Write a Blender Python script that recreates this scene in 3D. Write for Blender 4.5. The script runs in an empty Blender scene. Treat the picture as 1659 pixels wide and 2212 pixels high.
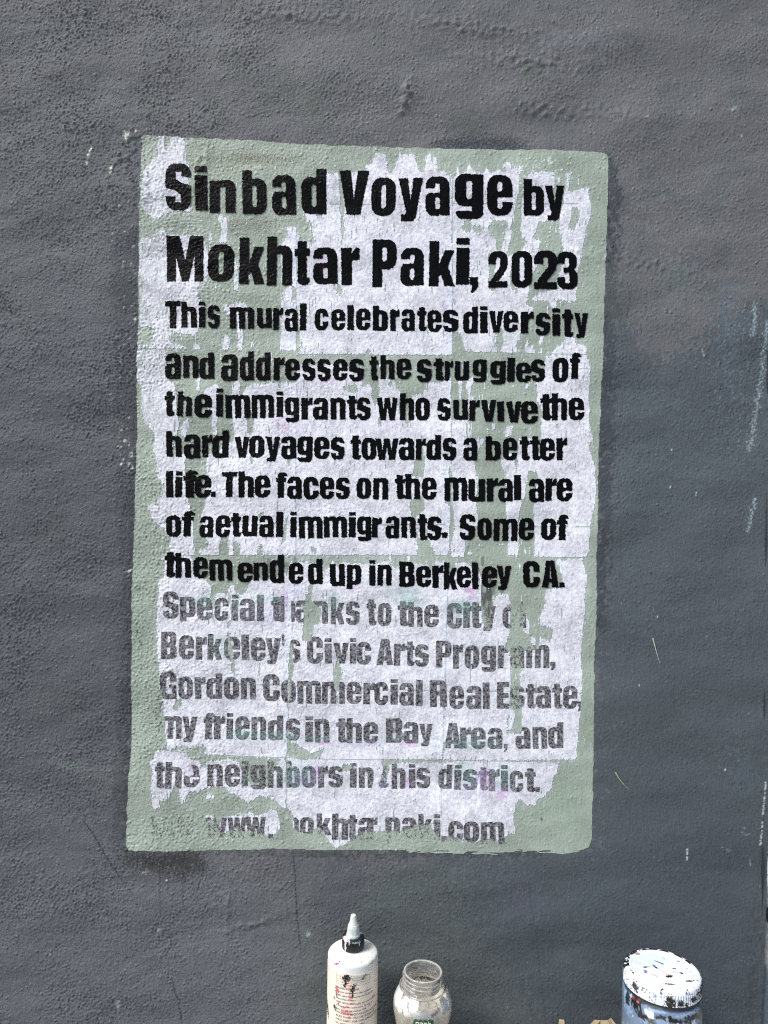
import bpy, bmesh, math, random
import numpy as np
from mathutils import Vector

# ------------------------------------------------------------------ camera, sky, sun, exposure
S = bpy.context.scene
CAM_H = 0.71                      # camera height over the pavement (m)
ROLL = math.radians(1.2)
FPX = 1609.0                      # wall units per metre
cam_d = bpy.data.cameras.new("camera")
cam_d.sensor_fit = 'HORIZONTAL'; cam_d.sensor_width = 36.0
cam_d.lens = 36.0 * FPX / 1659.0
cam_d.clip_start = 0.02; cam_d.clip_end = 500
cam = bpy.data.objects.new("camera", cam_d); S.collection.objects.link(cam)
cam.location = (0, -1.0, CAM_H)
cam.rotation_euler = (math.radians(90), -ROLL, 0)
cam.rotation_mode = 'XYZ'
S.camera = cam

SUN_DIR = Vector((-0.55, -0.36, 0.80)).normalized()      # towards the sun
world = bpy.data.worlds.new("World"); S.world = world
world.use_nodes = True
wn = world.node_tree
bg = wn.nodes["Background"]; bg.inputs[1].default_value = 0.055
sky = wn.nodes.new("ShaderNodeTexSky"); sky.sky_type = 'NISHITA'; sky.sun_disc = False
sky.sun_elevation = math.asin(SUN_DIR.z)
sky.sun_rotation = math.atan2(SUN_DIR.x, SUN_DIR.y)
sky.air_density = 1.0; sky.dust_density = 4.0; sky.ozone_density = 1.0
wn.links.new(sky.outputs[0], bg.inputs[0])
sun_d = bpy.data.lights.new("sun", 'SUN'); sun_d.energy = 1.5; sun_d.angle = math.radians(16)
sun_d.color = (1.0, 0.985, 0.96)
sun = bpy.data.objects.new("sun", sun_d); S.collection.objects.link(sun)
sun.rotation_euler = (-SUN_DIR).to_track_quat('-Z', 'Y').to_euler()
sun.location = SUN_DIR * 6
S.view_settings.view_transform = 'Standard'; S.view_settings.look = 'None'
S.view_settings.gamma = 1.0; S.view_settings.exposure = 1.05
S.cycles.use_denoising = False
S.cycles.filter_width = 1.15

# ------------------------------------------------------------------ helpers
def lin(c):
    c = np.asarray(c, float) / 255.0
    return np.where(c <= 0.04045, c / 12.92, ((c + 0.055) / 1.055) ** 2.4)
KEXP = np.array((0.90, 0.815, 0.775))
def A(r, g, b): return lin((r, g, b)) / KEXP

def tag(o, label=None, cat=None, group=None, kind=None):
    if label: o['label'] = label
    if cat: o['category'] = cat
    if group: o['group'] = group
    if kind: o['kind'] = kind
    return o
def empty(name, loc=(0, 0, 0)):
    o = bpy.data.objects.new(name, None); S.collection.objects.link(o); o.location = loc
    o.empty_display_size = 0.02
    return o

def wall_xz(px, py):
    """wall units (right, down from the upper left) -> metres on the wall plane"""
    dx = (np.asarray(px, float) - 829.5) / FPX; dy = (1106.0 - np.asarray(py, float)) / FPX
    c, s = math.cos(ROLL), math.sin(ROLL)
    return dx * c - dy * s, CAM_H + dx * s + dy * c

def band(shape, step, lo, hi, seed, ax=1.0, ay=1.0):
    """random field with wavelengths lo..hi (wall units), unit deviation"""
    ny, nx = shape
    rng = np.random.default_rng(seed)
    f = np.fft.rfft2(rng.standard_normal((ny, nx)))
    ky = np.fft.fftfreq(ny, step)[:, None] * ay; kx = np.fft.rfftfreq(nx, step)[None, :] * ax
    k = np.sqrt(kx * kx + ky * ky) + 1e-9
    w = 1.0 / (1 + np.exp(-(np.log(k) - math.log(1 / hi)) * 6)) * 1.0 / (1 + np.exp((np.log(k) - math.log(1 / lo)) * 6))
    g = np.fft.irfft2(f * w / np.sqrt(k), s=(ny, nx))
    return (g - g.mean()) / (g.std() + 1e-12)

def blur(a, sig, step):
    ny, nx = a.shape
    p = int(3 * sig / step) + 1
    b = np.pad(a, p, mode='edge')
    ky = np.fft.fftfreq(b.shape[0], step)[:, None]; kx = np.fft.rfftfreq(b.shape[1], step)[None, :]
    g = np.fft.irfft2(np.fft.rfft2(b) * np.exp(-2 * (math.pi * sig) ** 2 * (kx * kx + ky * ky)), s=b.shape)
    return g[p:p + ny, p:p + nx]

class Grid:
    def __init__(s, x0, y0, x1, y1, step):
        s.x0, s.y0, s.step = x0, y0, step
        s.xs = np.arange(x0, x1 + step * 0.5, step); s.ys = np.arange(y0, y1 + step * 0.5, step)
        s.nx, s.ny = len(s.xs), len(s.ys); s.shape = (s.ny, s.nx)
        s.X, s.Y = np.meshgrid(s.xs, s.ys)
    def sample(s, f, px, py):
        u = np.clip((np.asarray(px) - s.x0) / s.step, 0, s.nx - 1.001); v = np.clip((np.asarray(py) - s.y0) / s.step, 0, s.ny - 1.001)
        i = u.astype(int); j = v.astype(int); a = u - i; b = v - j
        return (f[j, i] * (1 - a) + f[j, i + 1] * a) * (1 - b) + (f[j + 1, i] * (1 - a) + f[j + 1, i + 1] * a) * b

def fill_poly(g, pts, out, val):
    """even-odd fill of a polygon into array out"""
    pts = np.asarray(pts, float)
    xa, ya = pts.min(0); xb, yb = pts.max(0)
    i0 = max(0, int((xa - g.x0) / g.step)); i1 = min(g.nx, int((xb - g.x0) / g.step) + 2)
    j0 = max(0, int((ya - g.y0) / g.step)); j1 = min(g.ny, int((yb - g.y0) / g.step) + 2)
    if i1 <= i0 or j1 <= j0: return
    X = g.X[j0:j1, i0:i1]; Y = g.Y[j0:j1, i0:i1]
    ins = np.zeros(X.shape, bool)
    n = len(pts)
    for k in range(n):
        x1, y1 = pts[k]; x2, y2 = pts[(k + 1) % n]
        if y1 == y2: continue
        c = (Y < y1) != (Y < y2)
        ins ^= c & (X < (x2 - x1) * (Y - y1) / (y2 - y1) + x1)
    out[j0:j1, i0:i1][ins] = val

def marching(F, g):
    """inside F>0 -> vertex positions (wall units) and faces as (list of index arrays)"""
    ny, nx = F.shape
    ins = F > 0
    b = [ins[:-1, :-1], ins[:-1, 1:], ins[1:, 1:], ins[1:, :-1]]
    case = b[0] * 1 + b[1] * 2 + b[2] * 4 + b[3] * 8
    NC = nx * ny; NH = ny * (nx - 1)
    I, J = np.meshgrid(np.arange(ny - 1), np.arange(nx - 1), indexing='ij')
    polys = {}
    for cs in range(1, 16):
        m = case == cs
        if not m.any(): continue
        i = I[m]; j = J[m]
        corner = [i * nx + j, i * nx + j + 1, (i + 1) * nx + j + 1, (i + 1) * nx + j]
        edge = [NC + i * (nx - 1) + j, NC + NH + i * nx + j + 1, NC + (i + 1) * (nx - 1) + j, NC + NH + i * nx + j]
        t = []
        for k in range(4):
            a = (cs >> k) & 1; c = (cs >> ((k + 1) % 4)) & 1
            if a: t.append(corner[k])
            if a != c: t.append(edge[k])
        polys.setdefault(len(t), []).append(np.stack(t[::-1], 1))
    faces = [np.concatenate(v) for v in polys.values()]
    allv = np.concatenate([f.ravel() for f in faces])
    used, inv = np.unique(allv, return_inverse=True)
    out = []; p = 0
    for f in faces:
        out.append(inv[p:p + f.size].reshape(f.shape)); p += f.size
    px = np.empty(len(used)); py = np.empty(len(used))
    m = used < NC
    px[m] = g.xs[used[m] % nx]; py[m] = g.ys[used[m] // nx]
    m = (used >= NC) & (used < NC + NH)
    e = used[m] - NC; i = e // (nx - 1); j = e % (nx - 1)
    f0 = F[i, j]; f1 = F[i, j + 1]; t = f0 / (f0 - f1)
    px[m] = g.xs[j] + t * g.step; py[m] = g.ys[i]
    m = used >= NC + NH
    e = used[m] - NC - NH; i = e // nx; j = e % nx
    f0 = F[i, j]; f1 = F[i + 1, j]; t = f0 / (f0 - f1)
    px[m] = g.xs[j]; py[m] = g.ys[i] + t * g.step
    return px, py, out

def mesh_from(name, co, faces, mat, parent=None, attrs=None, smooth=True):
    me = bpy.data.meshes.new(name)
    me.vertices.add(len(co)); me.vertices.foreach_set('co', np.asarray(co, np.float32).ravel())
    loops = np.concatenate([f.ravel() for f in faces]).astype(np.int32)
    tot = np.concatenate([np.full(len(f), f.shape[1], np.int32) for f in faces])
    me.loops.add(len(loops)); me.loops.foreach_set('vertex_index', loops)
    me.polygons.add(len(tot))
    me.polygons.foreach_set('loop_start', np.concatenate([[0], np.cumsum(tot)[:-1]]).astype(np.int32))
    me.polygons.foreach_set('loop_total', tot)
    me.polygons.foreach_set('use_smooth', np.full(len(tot), smooth))
    me.update(calc_edges=True)
    for an, av in (attrs or {}).items():
        if av.ndim == 1:
            me.attributes.new(an, 'FLOAT', 'POINT').data.foreach_set('value', av.astype(np.float32))
        else:
            c = np.ones((len(av), 4), np.float32); c[:, :av.shape[1]] = av
            me.attributes.new(an, 'FLOAT_COLOR', 'POINT').data.foreach_set('color', c.ravel())
    o = bpy.data.objects.new(name, me); S.collection.objects.link(o)
    me.materials.append(mat)
    if parent: o.parent = parent
    return o

def sstep(a, b, x):
    t = np.clip((x - a) / (b - a), 0, 1); return t * t * (3 - 2 * t)

# ------------------------------------------------------------------ materials
def new_mat(name):
    m = bpy.data.materials.new(name); m.use_nodes = True
    nt = m.node_tree; return m, nt, nt.nodes["Principled BSDF"]
def N(nt, t, **kw):
    n = nt.nodes.new(t)
    for k, v in kw.items(): setattr(n, k, v)
    return n
def noise(nt, vec, scale, detail=3, rough=0.55, dist=0.0):
    n = N(nt, "ShaderNodeTexNoise"); n.inputs['Scale'].default_value = scale
    n.inputs['Detail'].default_value = detail; n.inputs['Roughness'].default_value = rough
    n.inputs['Distortion'].default_value = dist
    nt.links.new(vec, n.inputs['Vector']); return n
def ramp(nt, fac, stops):
    r = N(nt, "ShaderNodeValToRGB")
    el = r.color_ramp.elements
    while len(el) < len(stops): el.new(0.5)
    for e, (p, c) in zip(el, stops):
        e.position = p; e.color = (c[0], c[1], c[2], 1) if hasattr(c, '__len__') else (c, c, c, 1)
    nt.links.new(fac, r.inputs[0]); return r
def mix(nt, a, b, fac, blend='MIX'):
    n = N(nt, "ShaderNodeMix", data_type='RGBA', blend_type=blend)
    for sock, v in ((n.inputs[6], a), (n.inputs[7], b), (n.inputs[0], fac)):
        if hasattr(v, 'is_linked') or hasattr(v, 'links'): nt.links.new(v, sock)
        elif hasattr(v, '__len__'): sock.default_value = (*v[:3], 1)
        else: sock.default_value = v
    return n.outputs[2]
def math_n(nt, op, a, b=None):
    n = N(nt, "ShaderNodeMath", operation=op)
    for i, v in enumerate((a, b)):
        if v is None: continue
        if hasattr(v, 'links'): nt.links.new(v, n.inputs[i])
        else: n.inputs[i].default_value = v
    return n.outputs[0]

def surf_bump(nt, bsdf, strength, use_attr=True, scale=300.0):
    """fine stucco / brush grain, the same field on every coat of paint on the wall"""
    geo = N(nt, "ShaderNodeNewGeometry")
    n1 = noise(nt, geo.outputs['Position'], scale * 0.72, 5, 0.68)
    n2 = noise(nt, geo.outputs['Position'], scale * 2.6, 2, 0.6)
    mp = N(nt, "ShaderNodeMapping"); mp.inputs['Scale'].default_value = (1.0, 1.0, 0.3)
    nt.links.new(geo.outputs['Position'], mp.inputs[0])
    n3 = noise(nt, mp.outputs[0], 420, 3, 0.6)
    vo = N(nt, "ShaderNodeTexVoronoi"); vo.inputs['Scale'].default_value = 150; nt.links.new(geo.outputs['Position'], vo.inputs['Vector'])
    mr = N(nt, "ShaderNodeMapRange", interpolation_type='SMOOTHSTEP'); mr.inputs['From Min'].default_value = 0.42; mr.inputs['From Max'].default_value = 0.12
    nt.links.new(vo.outputs['Distance'], mr.inputs['Value'])
    sc_ = N(nt, "ShaderNodeSeparateColor"); nt.links.new(vo.outputs['Color'], sc_.inputs[0])
    nod = math_n(nt, 'MULTIPLY', mr.outputs[0], math_n(nt, 'POWER', sc_.outputs[0], 3.0))      # a few raised grains
    s = math_n(nt, 'ADD', math_n(nt, 'MULTIPLY', n1.outputs[0], 0.8), math_n(nt, 'MULTIPLY', n2.outputs[0], 0.25))
    s = math_n(nt, 'ADD', s, math_n(nt, 'MULTIPLY', nod, 0.75))
    if use_attr:
        at = N(nt, "ShaderNodeAttribute", attribute_name="rough")
        s = math_n(nt, 'MULTIPLY', s, at.outputs['Fac'])
    s = math_n(nt, 'ADD', s, math_n(nt, 'MULTIPLY', n3.outputs[0], 0.22))
    bp = N(nt, "ShaderNodeBump"); bp.inputs['Strength'].default_value = strength
    bp.inputs['Distance'].default_value = 0.0040
    nt.links.new(s, bp.inputs['Height']); nt.links.new(bp.outputs[0], bsdf.inputs['Normal'])
    return geo

def vcol_mat(name, rough=0.5, spec=0.4, bump=0.5, mott=0.12, mscale=320):
    m, nt, b = new_mat(name)
    at = N(nt, "ShaderNodeAttribute", attribute_name="Col")
    geo = surf_bump(nt, b, bump)
    n = noise(nt, geo.outputs['Position'], mscale, 4, 0.65)
    r = ramp(nt, n.outputs[0], [(0.25, 1 - mott), (0.75, 1 + mott)])
    nt.links.new(mix(nt, at.outputs['Color'], r.outputs[0], 1.0, 'MULTIPLY'), b.inputs['Base Color'])
    b.inputs['Roughness'].default_value = rough; b.inputs['Specular IOR Level'].default_value = spec
    return m
M_wall = vcol_mat("grey_wall_paint", 0.62, 0.35, 0.62, 0.10)
M_panel = vcol_mat("sage_paint", 0.5, 0.4, 0.6, 0.05)

m, nt, b = new_mat("tissue_paper")                      # pulp mottling
at = N(nt, "ShaderNodeAttribute", attribute_name="Col")
geo = surf_bump(nt, b, 0.55)
n1 = noise(nt, geo.outputs['Position'], 190, 6, 0.75); n2 = noise(nt, geo.outputs['Position'], 50, 3, 0.6)
f = math_n(nt, 'ADD', math_n(nt, 'MULTIPLY', n1.outputs[0], 0.7), math_n(nt, 'MULTIPLY', n2.outputs[0], 0.3))
r = ramp(nt, f, [(0.38, (0.66, 0.68, 0.70)), (0.48, (0.89, 0.90, 0.91)), (0.58, (1.10, 1.10, 1.11))])
nt.links.new(mix(nt, at.outputs['Color'], r.outputs[0], 1.0, 'MULTIPLY'), b.inputs['Base Color'])
b.inputs['Roughness'].default_value = 0.75; b.inputs['Specular IOR Level'].default_value = 0.25
M_paper = m

m, nt, b = new_mat("black_sign_paint")
geo = surf_bump(nt, b, 0.6)
n1 = noise(nt, geo.outputs['Position'], 120, 4, 0.6)
r = ramp(nt, n1.outputs[0], [(0.3, (0.0018, 0.0021, 0.0028)), (0.7, (0.0042, 0.0046, 0.0058))])
nt.links.new(r.outputs[0], b.inputs['Base Color'])
b.inputs['Roughness'].default_value = 0.34; b.inputs['Specular IOR Level'].default_value = 0.10
M_black = m

m, nt, b = new_mat("worn_toner")                        # mottled photocopier print on pulp
at = N(nt, "ShaderNodeAttribute", attribute_name="Col")
geo = surf_bump(nt, b, 0.5)
n1 = noise(nt, geo.outputs['Position'], 330, 5, 0.75)
r = ramp(nt, n1.outputs[0], [(0.42, 0.0), (0.68, 1.0)])
nt.links.new(mix(nt, at.outputs['Color'], A(176, 170, 176), r.outputs[0]), b.inputs['Base Color'])
b.inputs['Roughness'].default_value = 0.7; b.inputs['Specular IOR Level'].default_value = 0.25
M_ink = m

# ------------------------------------------------------------------ wall relief
EDGE = [(1668, -200), (1664, 1500), (1659, 1925), (1652, 2050), (1646, 2170), (1640, 2400)]
G = Grid(-180, -180, 1684, 2340, 2.0)
X, Y = G.X, G.Y
rough = 0.42 + 0.63 * sstep(1100, 150, X + 60 * band(G.shape, 2, 150, 600, 5))
rough *= 1 - 0.45 * sstep(900, 1700, Y) * sstep(900, 1300, X) - 0.15 * sstep(1600, 2000, Y) * sstep(300, 900, X) * sstep(1300, 900, X)
rough += 0.12 * sstep(900, 200, Y)
g1 = band(G.shape, 2.0, 5.5, 11, 1); g1 = 0.45 * g1 + 1.25 * np.maximum(g1 - 0.75, 0) - 0.32
g2 = band(G.shape, 2.0, 14, 30, 2); g2 = g2 + 0.3 * np.maximum(g2, 0) ** 2
g3 = band(G.shape, 2.0, 40, 120, 3, 1.5, 0.8)
g4 = band(G.shape, 2.0, 130, 420, 4, 1.4, 0.8)
patch_amt = np.clip(0.85 + 0.32 * band(G.shape, 2, 120, 500, 9) + 0.12 * band(G.shape, 2, 30, 90, 10), 0.3, 1.4)
inp = np.zeros(G.shape); fill_poly(G, [(306, 291), (1313, 333), (1280, 1836), (273, 1837)], inp, 1.0)
patch_amt *= 1 - 0.45 * blur(inp, 5, 2.0) * sstep(330, 600, X)        # thick paint and paper fill the grain
H = (0.00029 * g1 * patch_amt * (rough + .1) + 0.00009 * g2 * rough * patch_amt + 0.00017 * g3 * (0.6 + 0.6 * rough) + 0.0010 * g4)
# trowel ridges and a few lumps of the render coat
for (cx, cy, rx, ry, a, hgt) in ((880, 195, 9, 26, 0.4, .0022), (878, 225, 30, 12, -.9, .0012), (640, 30, 160, 16, .1, .0012),
                                 (1130, 130, 120, 22, .1, .0012), (1000, 55, 150, 18, .15, .0010), (430, 370, 14, 60, .3, .0014),
                                 (462, 560, 40, 12, -.5, .0012), (1340, 560, 120, 14, .15, .0009), (270, 330, 25, 50, .3, .0016),
                                 (1250, 240, 140, 18, .05, .0010), (560, 1990, 70, 8, -.3, .0012), (492, 1965, 5, 50, .02, .0010)):
    c, s = math.cos(a), math.sin(a)
    u = ((X - cx) * c + (Y - cy) * s) / rx; v = (-(X - cx) * s + (Y - cy) * c) / ry
    H += hgt * np.exp(-(u * u + v * v)) * (1 + 0.3 * g2)
fade = sstep(-180, -110, X) * sstep(-180, -110, Y)
H *= fade

def on_wall(px, py, off):
    x, z = wall_xz(px, py)
    return np.stack([x, -(G.sample(H, px, py) + off), z], 1)

# ------------------------------------------------------------------ wall colour (coats of paint, stains, chips)
WC = np.empty(G.shape + (3,)); WC[:] = A(105, 103, 105)
NB = band(G.shape, 2, 10, 60, 21); NL = band(G.shape, 2, 80, 300, 22); NF = band(G.shape, 2, 4, 12, 23)
NV = band(G.shape, 2, 6, 40, 24, 1.0, 4.0)
def coat(alpha, col):
    a = np.clip(alpha, 0, 1)[..., None]; WC[:] = WC * (1 - a) + np.asarray(col) * a
def pmask(pts, sig):
    a = np.zeros(G.shape); fill_poly(G, pts, a, 1.0); return blur(a, sig, 2.0)
def coat_poly(pts, col, sig=12, nz=0.25, amt=1.0, hard=0.15, fld=None):
    mk = pmask(pts, sig); f = NB if fld is None else fld
    coat(sstep(0.5 - hard, 0.5 + hard, mk + nz * f * (mk > 0.01) * (mk < 0.99)) * amt, col)
coat(0.55 * sstep(0.2, 1.3, NL), A(92, 96, 94))
coat(0.5 * sstep(0.4, 1.6, -NL), A(104, 101, 104))
coat(0.8 * sstep(520, 150, X + 60 * NL), A(92, 93, 97))
coat(0.85 * sstep(600, 1000, Y + 60 * NL) * sstep(1800, 1500, Y + 60 * NL) * sstep(500, 200, X), A(87, 88, 93))
coat(0.7 * sstep(1750, 2000, Y + 40 * NL) * sstep(800, 500, X), A(97, 98, 103))
# slate repaint to the right and below
coat_poly([(1290, 560), (1340, 640), (1400, 780), (1500, 760), (1560, 680), (1720, 640), (1720, 2400), (600, 2400), (700, 2000), (900, 1840), (1280, 1840)],
          A(80, 85, 90), 22, 0.25, 0.95, 0.3)
coat_poly([(1290, 800), (1420, 820), (1520, 900), (1700, 860), (1700, 1300), (1300, 1350)], A(87, 93, 97), 50, 0.2, 0.5, 0.45)
coat_poly([(1400, 1150), (1600, 1080), (1650, 1400), (1500, 1500), (1420, 1350)], A(82, 84, 89), 40, 0.2, 0.6, 0.4)
coat_poly([(1290, 1450), (1720, 1500), (1720, 2400), (900, 2400), (1000, 1860), (1280, 1840)], A(77, 82, 86), 40, 0.2, 0.75, 0.4)
coat_poly([(650, 1850), (1000, 1850), (960, 2300), (640, 2300)], A(92, 95, 93), 40, 0.25, 0.7, 0.4)
coat_poly([(700, 1850), (800, 1850), (780, 1960), (730, 2010), (660, 1980)], A(85, 85, 92), 20, 0.25, 0.7, 0.35)
coat_poly([(1110, 1870), (1150, 1880), (1190, 1990), (1120, 2010), (1080, 1950)], A(84, 84, 92), 15, 0.3, 0.5, 0.35)
coat_poly([(900, 2000), (1020, 1990), (1180, 2230), (900, 2230)], A(84, 86, 84), 30, 0.25, 0.7, 0.4)
coat_poly([(1300, 1750), (1500, 1700), (1640, 1900), (1640, 2230), (1460, 2230)], A(73, 76, 82), 40, 0.25, 0.55, 0.4)
# dark fresh paint hugging the panel's edges
coat_poly([(240, 500), (306, 470), (300, 900), (290, 1250), (276, 1840), (240, 1840), (262, 1300), (250, 900)], A(72, 74, 79), 12, 0.2, 0.75, 0.25)
coat_poly([(285, 850), (297, 850), (280, 1830), (266, 1830)], A(62, 63, 68), 6, 0.25, 0.7, 0.25)
coat_poly([(265, 1840), (430, 1838), (450, 1880), (400, 1900), (330, 1882), (270, 1870)], A(56, 56, 55), 7, 0.4, 0.8, 0.25, NF)
coat_poly([(420, 1836), (1000, 1836), (1180, 1836), (1160, 1850), (1000, 1850), (600, 1850)], A(66, 68, 69), 6, 0.3, 0.6, 0.3)
coat_poly([(940, 305), (1010, 297), (1110, 302), (1150, 326), (940, 326)], A(62, 66, 73), 6, 0.5, 1.0, 0.2, NF)
coat_poly([(1305, 335), (1330, 338), (1332, 380), (1305, 380)], A(72, 82, 77), 5, 0.3, 0.8, 0.2)
coat_poly([(1308, 365), (1328, 370), (1344, 430), (1332, 470), (1334, 560), (1330, 800), (1318, 1100), (1306, 1360), (1284, 1360), (1300, 800)], A(66, 69, 75), 7, 0.35, 0.85, 0.25)
coat_poly([(1310, 440), (1316, 440), (1316, 520), (1308, 520)], A(60, 63, 69), 4, 0.3, 0.8, 0.2)
coat_poly([(560, 297), (600, 295), (600, 312), (540, 305)], A(70, 74, 82), 6, 0.5, 0.8, 0.2, NF)
# paler scuffs
for pts, col, al in (([(1150, 60), (1330, 70), (1330, 110), (1160, 100)], (112, 115, 118), .5), ([(340, 50), (460, 30), (450, 60), (350, 90)], (112, 116, 120), .4),
                     ([(1110, 150), (1240, 155), (1230, 175), (1100, 170)], (84, 89, 84), .6), ([(1420, 560), (1500, 560), (1520, 640), (1440, 650)], (112, 118, 120), .4),
                     ([(1380, 440), (1420, 440), (1420, 455), (1380, 455)], (120, 124, 126), .4), ([(1560, 600), (1590, 620), (1585, 780), (1570, 900), (1560, 700)], (96, 106, 114), .5),
                     ([(1290, 560), (1390, 600), (1390, 700), (1300, 690)], (88, 92, 90), .5), ([(210, 180), (290, 190), (280, 230), (220, 220)], (112, 117, 120), .35),
                     ([(560, 140), (700, 190), (690, 280), (560, 250)], (90, 95, 90), .5), ([(1240, 1720), (1300, 1700), (1320, 1800), (1260, 1850)], (78, 82, 86), .4),
                     ([(1570, 1600), (1640, 1650), (1640, 1720), (1580, 1700)], (84, 92, 98), .4), ([(60, 1120), (150, 1110), (150, 1190), (70, 1180)], (78, 83, 82), .6),
                     ([(80, 1480), (190, 1490), (180, 1560), (90, 1540)], (80, 85, 84), .5), ([(270, 830), (300, 800), (230, 960), (240, 1000)], (82, 86, 84), .5)):
    coat_poly(pts, A(*col), 16, 0.3, al, 0.4)
coat_poly([(130, 1646), (185, 1652), (184, 1664), (130, 1660)], A(112, 118, 112), 3, 0.5, 0.7, 0.2, NF)
coat_poly([(185, 1658), (300, 1656), (300, 1662), (185, 1664)], A(98, 102, 98), 3, 0.5, 0.6, 0.2, NF)
# weathering mottling, vertical streaks
WC *= (1 + 0.035 * NF + 0.030 * NB + 0.02 * NV * sstep(600, 1500, Y))[..., None]
rng = np.random.default_rng(77)
def dab(x, y, rx, ry, ang, col, al=1.0):
    x0, x1 = int((x - 3 * max(rx, ry) - G.x0) / 2) - 1, int((x + 3 * max(rx, ry) - G.x0) / 2) + 3
    y0, y1 = int((y - 3 * max(rx, ry) - G.y0) / 2) - 1, int((y + 3 * max(rx, ry) - G.y0) / 2) + 3
    x0 = max(x0, 0); y0 = max(y0, 0)
    sx = X[y0:y1, x0:x1] - x; sy = Y[y0:y1, x0:x1] - y
    c, s = math.cos(ang), math.sin(ang)
    u = (sx * c + sy * s) / rx; v = (-sx * s + sy * c) / ry
    a = np.clip(1.6 - np.sqrt(u * u + v * v) - 0.35 * NF[y0:y1, x0:x1], 0, 1)[..., None] * al
    WC[y0:y1, x0:x1] = WC[y0:y1, x0:x1] * (1 - a) + np.asarray(col) * a
def line(pts, w, col, al=1.0, gaps=0.0, fld=None):
    for (xa, ya), (xb, yb) in zip(pts[:-1], pts[1:]):
        n = max(2, int(math.hypot(xb - xa, yb - ya) / 1.6))
        for t in np.linspace(0, 1, n):
            if gaps and rng.random() < gaps: continue
            dab(xa + (xb - xa) * t, ya + (yb - ya) * t, w * (0.7 + 0.6 * rng.random()), w, 0, col, al)
CHIP = A(214, 208, 192)
dab(273, 293, 5, 8, .1, A(196, 190, 180)); dab(293, 282, 2, 3, 0, CHIP)
for (x, y) in ((197, 320), (194, 327), (190, 335), (188, 352), (240, 362), (239, 372)): dab(x, y, 2, 3.2, .4, A(214, 212, 200))
for _ in range(95):                                    # flaked spots left of the panel
    y = 430 + 640 * rng.random() ** 0.9; x = 276 + rng.normal(0, 14) - 12 * (y > 700)
    dab(x, y, 0.8 + rng.random() * 1.2, 1.0 + rng.random() * 1.8, rng.random(), A(190, 188, 178) if rng.random() < .35 else A(136, 138, 138), 0.7)
for (x, y) in ((291, 690), (286, 1010), (279, 1000), (283, 985), (268, 952), (300, 640), (283, 978), (262, 1002)): dab(x, y, 2.0, 3.0, .5, CHIP, .85)
dab(281, 1232, 6, 1.6, -.4, CHIP); dab(359, 1903, 2, 1.5, 0, CHIP); dab(309, 1885, 1.5, 1.5, 0, CHIP)
dab(358, 1652, 4, 5, 0, A(204, 202, 188))
dab(666, 2017, 4.5, 4.5, .2, A(150, 168, 152))
dab(255, 2170, 3, 9, .2, A(168, 166, 158), .8); dab(348, 1808, 2, 2, 0, CHIP); dab(372, 1812, 2, 2, 0, CHIP)
dab(344, 2010, 4, 3, -.6, A(170, 175, 182), .7); dab(315, 1884, 2, 6, .3, A(168, 160, 140), .7)
for _ in range(70):                                     # scraped dark patch under the lower left corner
    dab(268 + 190 * rng.random() ** 1.3, 1848 + 45 * rng.random(), 0.9 + rng.random(), 1.4 + 2.2 * rng.random(), rng.random() - .5, A(120, 118, 118), 0.6)
for _ in range(300):                                    # pinprick specks everywhere
    dab(rng.random() * 1660, rng.random() * 2230, 0.7, 0.8 + rng.random(), rng.random(), A(168, 172, 172), 0.55 * rng.random() + .1)
for _ in range(140):
    dab(rng.random() * 1660, rng.random() * 2230, 1.0, 1.0 + rng.random(), rng.random(), A(48, 50, 54), 0.5)
DK = A(40, 41, 45)
line([(180, 1775), (200, 1800), (214, 1826), (228, 1848), (255, 1890)], 1.2, DK, .9)
line([(255, 1890), (285, 1930)], 1.0, A(58, 60, 64), .6)
line([(633, 1840), (638, 1900), (640, 1960), (645, 2010), (650, 2050)], 1.1, DK, .8, .1)
line([(372, 2118), (380, 2150), (388, 2160), (386, 2172), (392, 2212)], 1.1, DK, .8)
line([(345, 1850), (345, 1940), (346, 1975)], 1.0, A(58, 60, 64), .7); line([(394, 1860), (395, 1960)], 1.0, A(60, 62, 66), .5)
line([(470, 2215), (540, 2180)], 1.0, A(52, 54, 58), .6); line([(1356, 610), (1362, 650), (1350, 700), (1352, 720)], 1.0, A(58, 60, 63), .6)
line([(1140, 1870), (1145, 1940), (1160, 2030), (1180, 2230)], 1.4, A(68, 70, 73), .35); line([(960, 1880), (972, 1960), (970, 2100)], 1.6, A(70, 72, 74), .35)
# chalky strokes near the right edge
WH = A(176, 190, 196)
for pts, w in (([(1634, 652), (1629, 670), (1632, 700), (1622, 728)], 3.5), ([(1658, 690), (1652, 750), (1649, 800), (1640, 850), (1634, 880), (1625, 930), (1622, 955), (1616, 975)], 4.5),
               ([(1632, 1076), (1625, 1105), (1620, 1130), (1616, 1150)], 4.0)):
    for (xa, ya), (xb, yb) in zip(pts[:-1], pts[1:]):
        for t in np.linspace(0, 1, int(abs(yb - ya) * 1.1)):
            dab(xa + (xb - xa) * t + rng.normal(0, w * .9), ya + (yb - ya) * t, 0.7 + .6 * rng.random(), 0.9 + rng.random(), rng.random() * 3, WH, 0.42)
for _ in range(170):
    dab(1585 + rng.normal(0, 24), 640 + 330 * rng.random(), .9, 1.6, 0, A(140, 152, 158), .45)
for (xa, ya, xb, yb) in ((1651, 1690, 1654, 1722), (1648, 1722, 1651, 1765), (1646, 1775, 1648, 1800), (1643, 1802, 1645, 1826)):
    line([(xb, ya), (xa, yb)], 1.3, A(196, 202, 198), .85, .3)
line([(1622, 1861), (1624, 1872)], 1.0, A(170, 178, 180), .8); line([(1581, 1838), (1570, 1834)], .9, A(140, 148, 152), .8)
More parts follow.
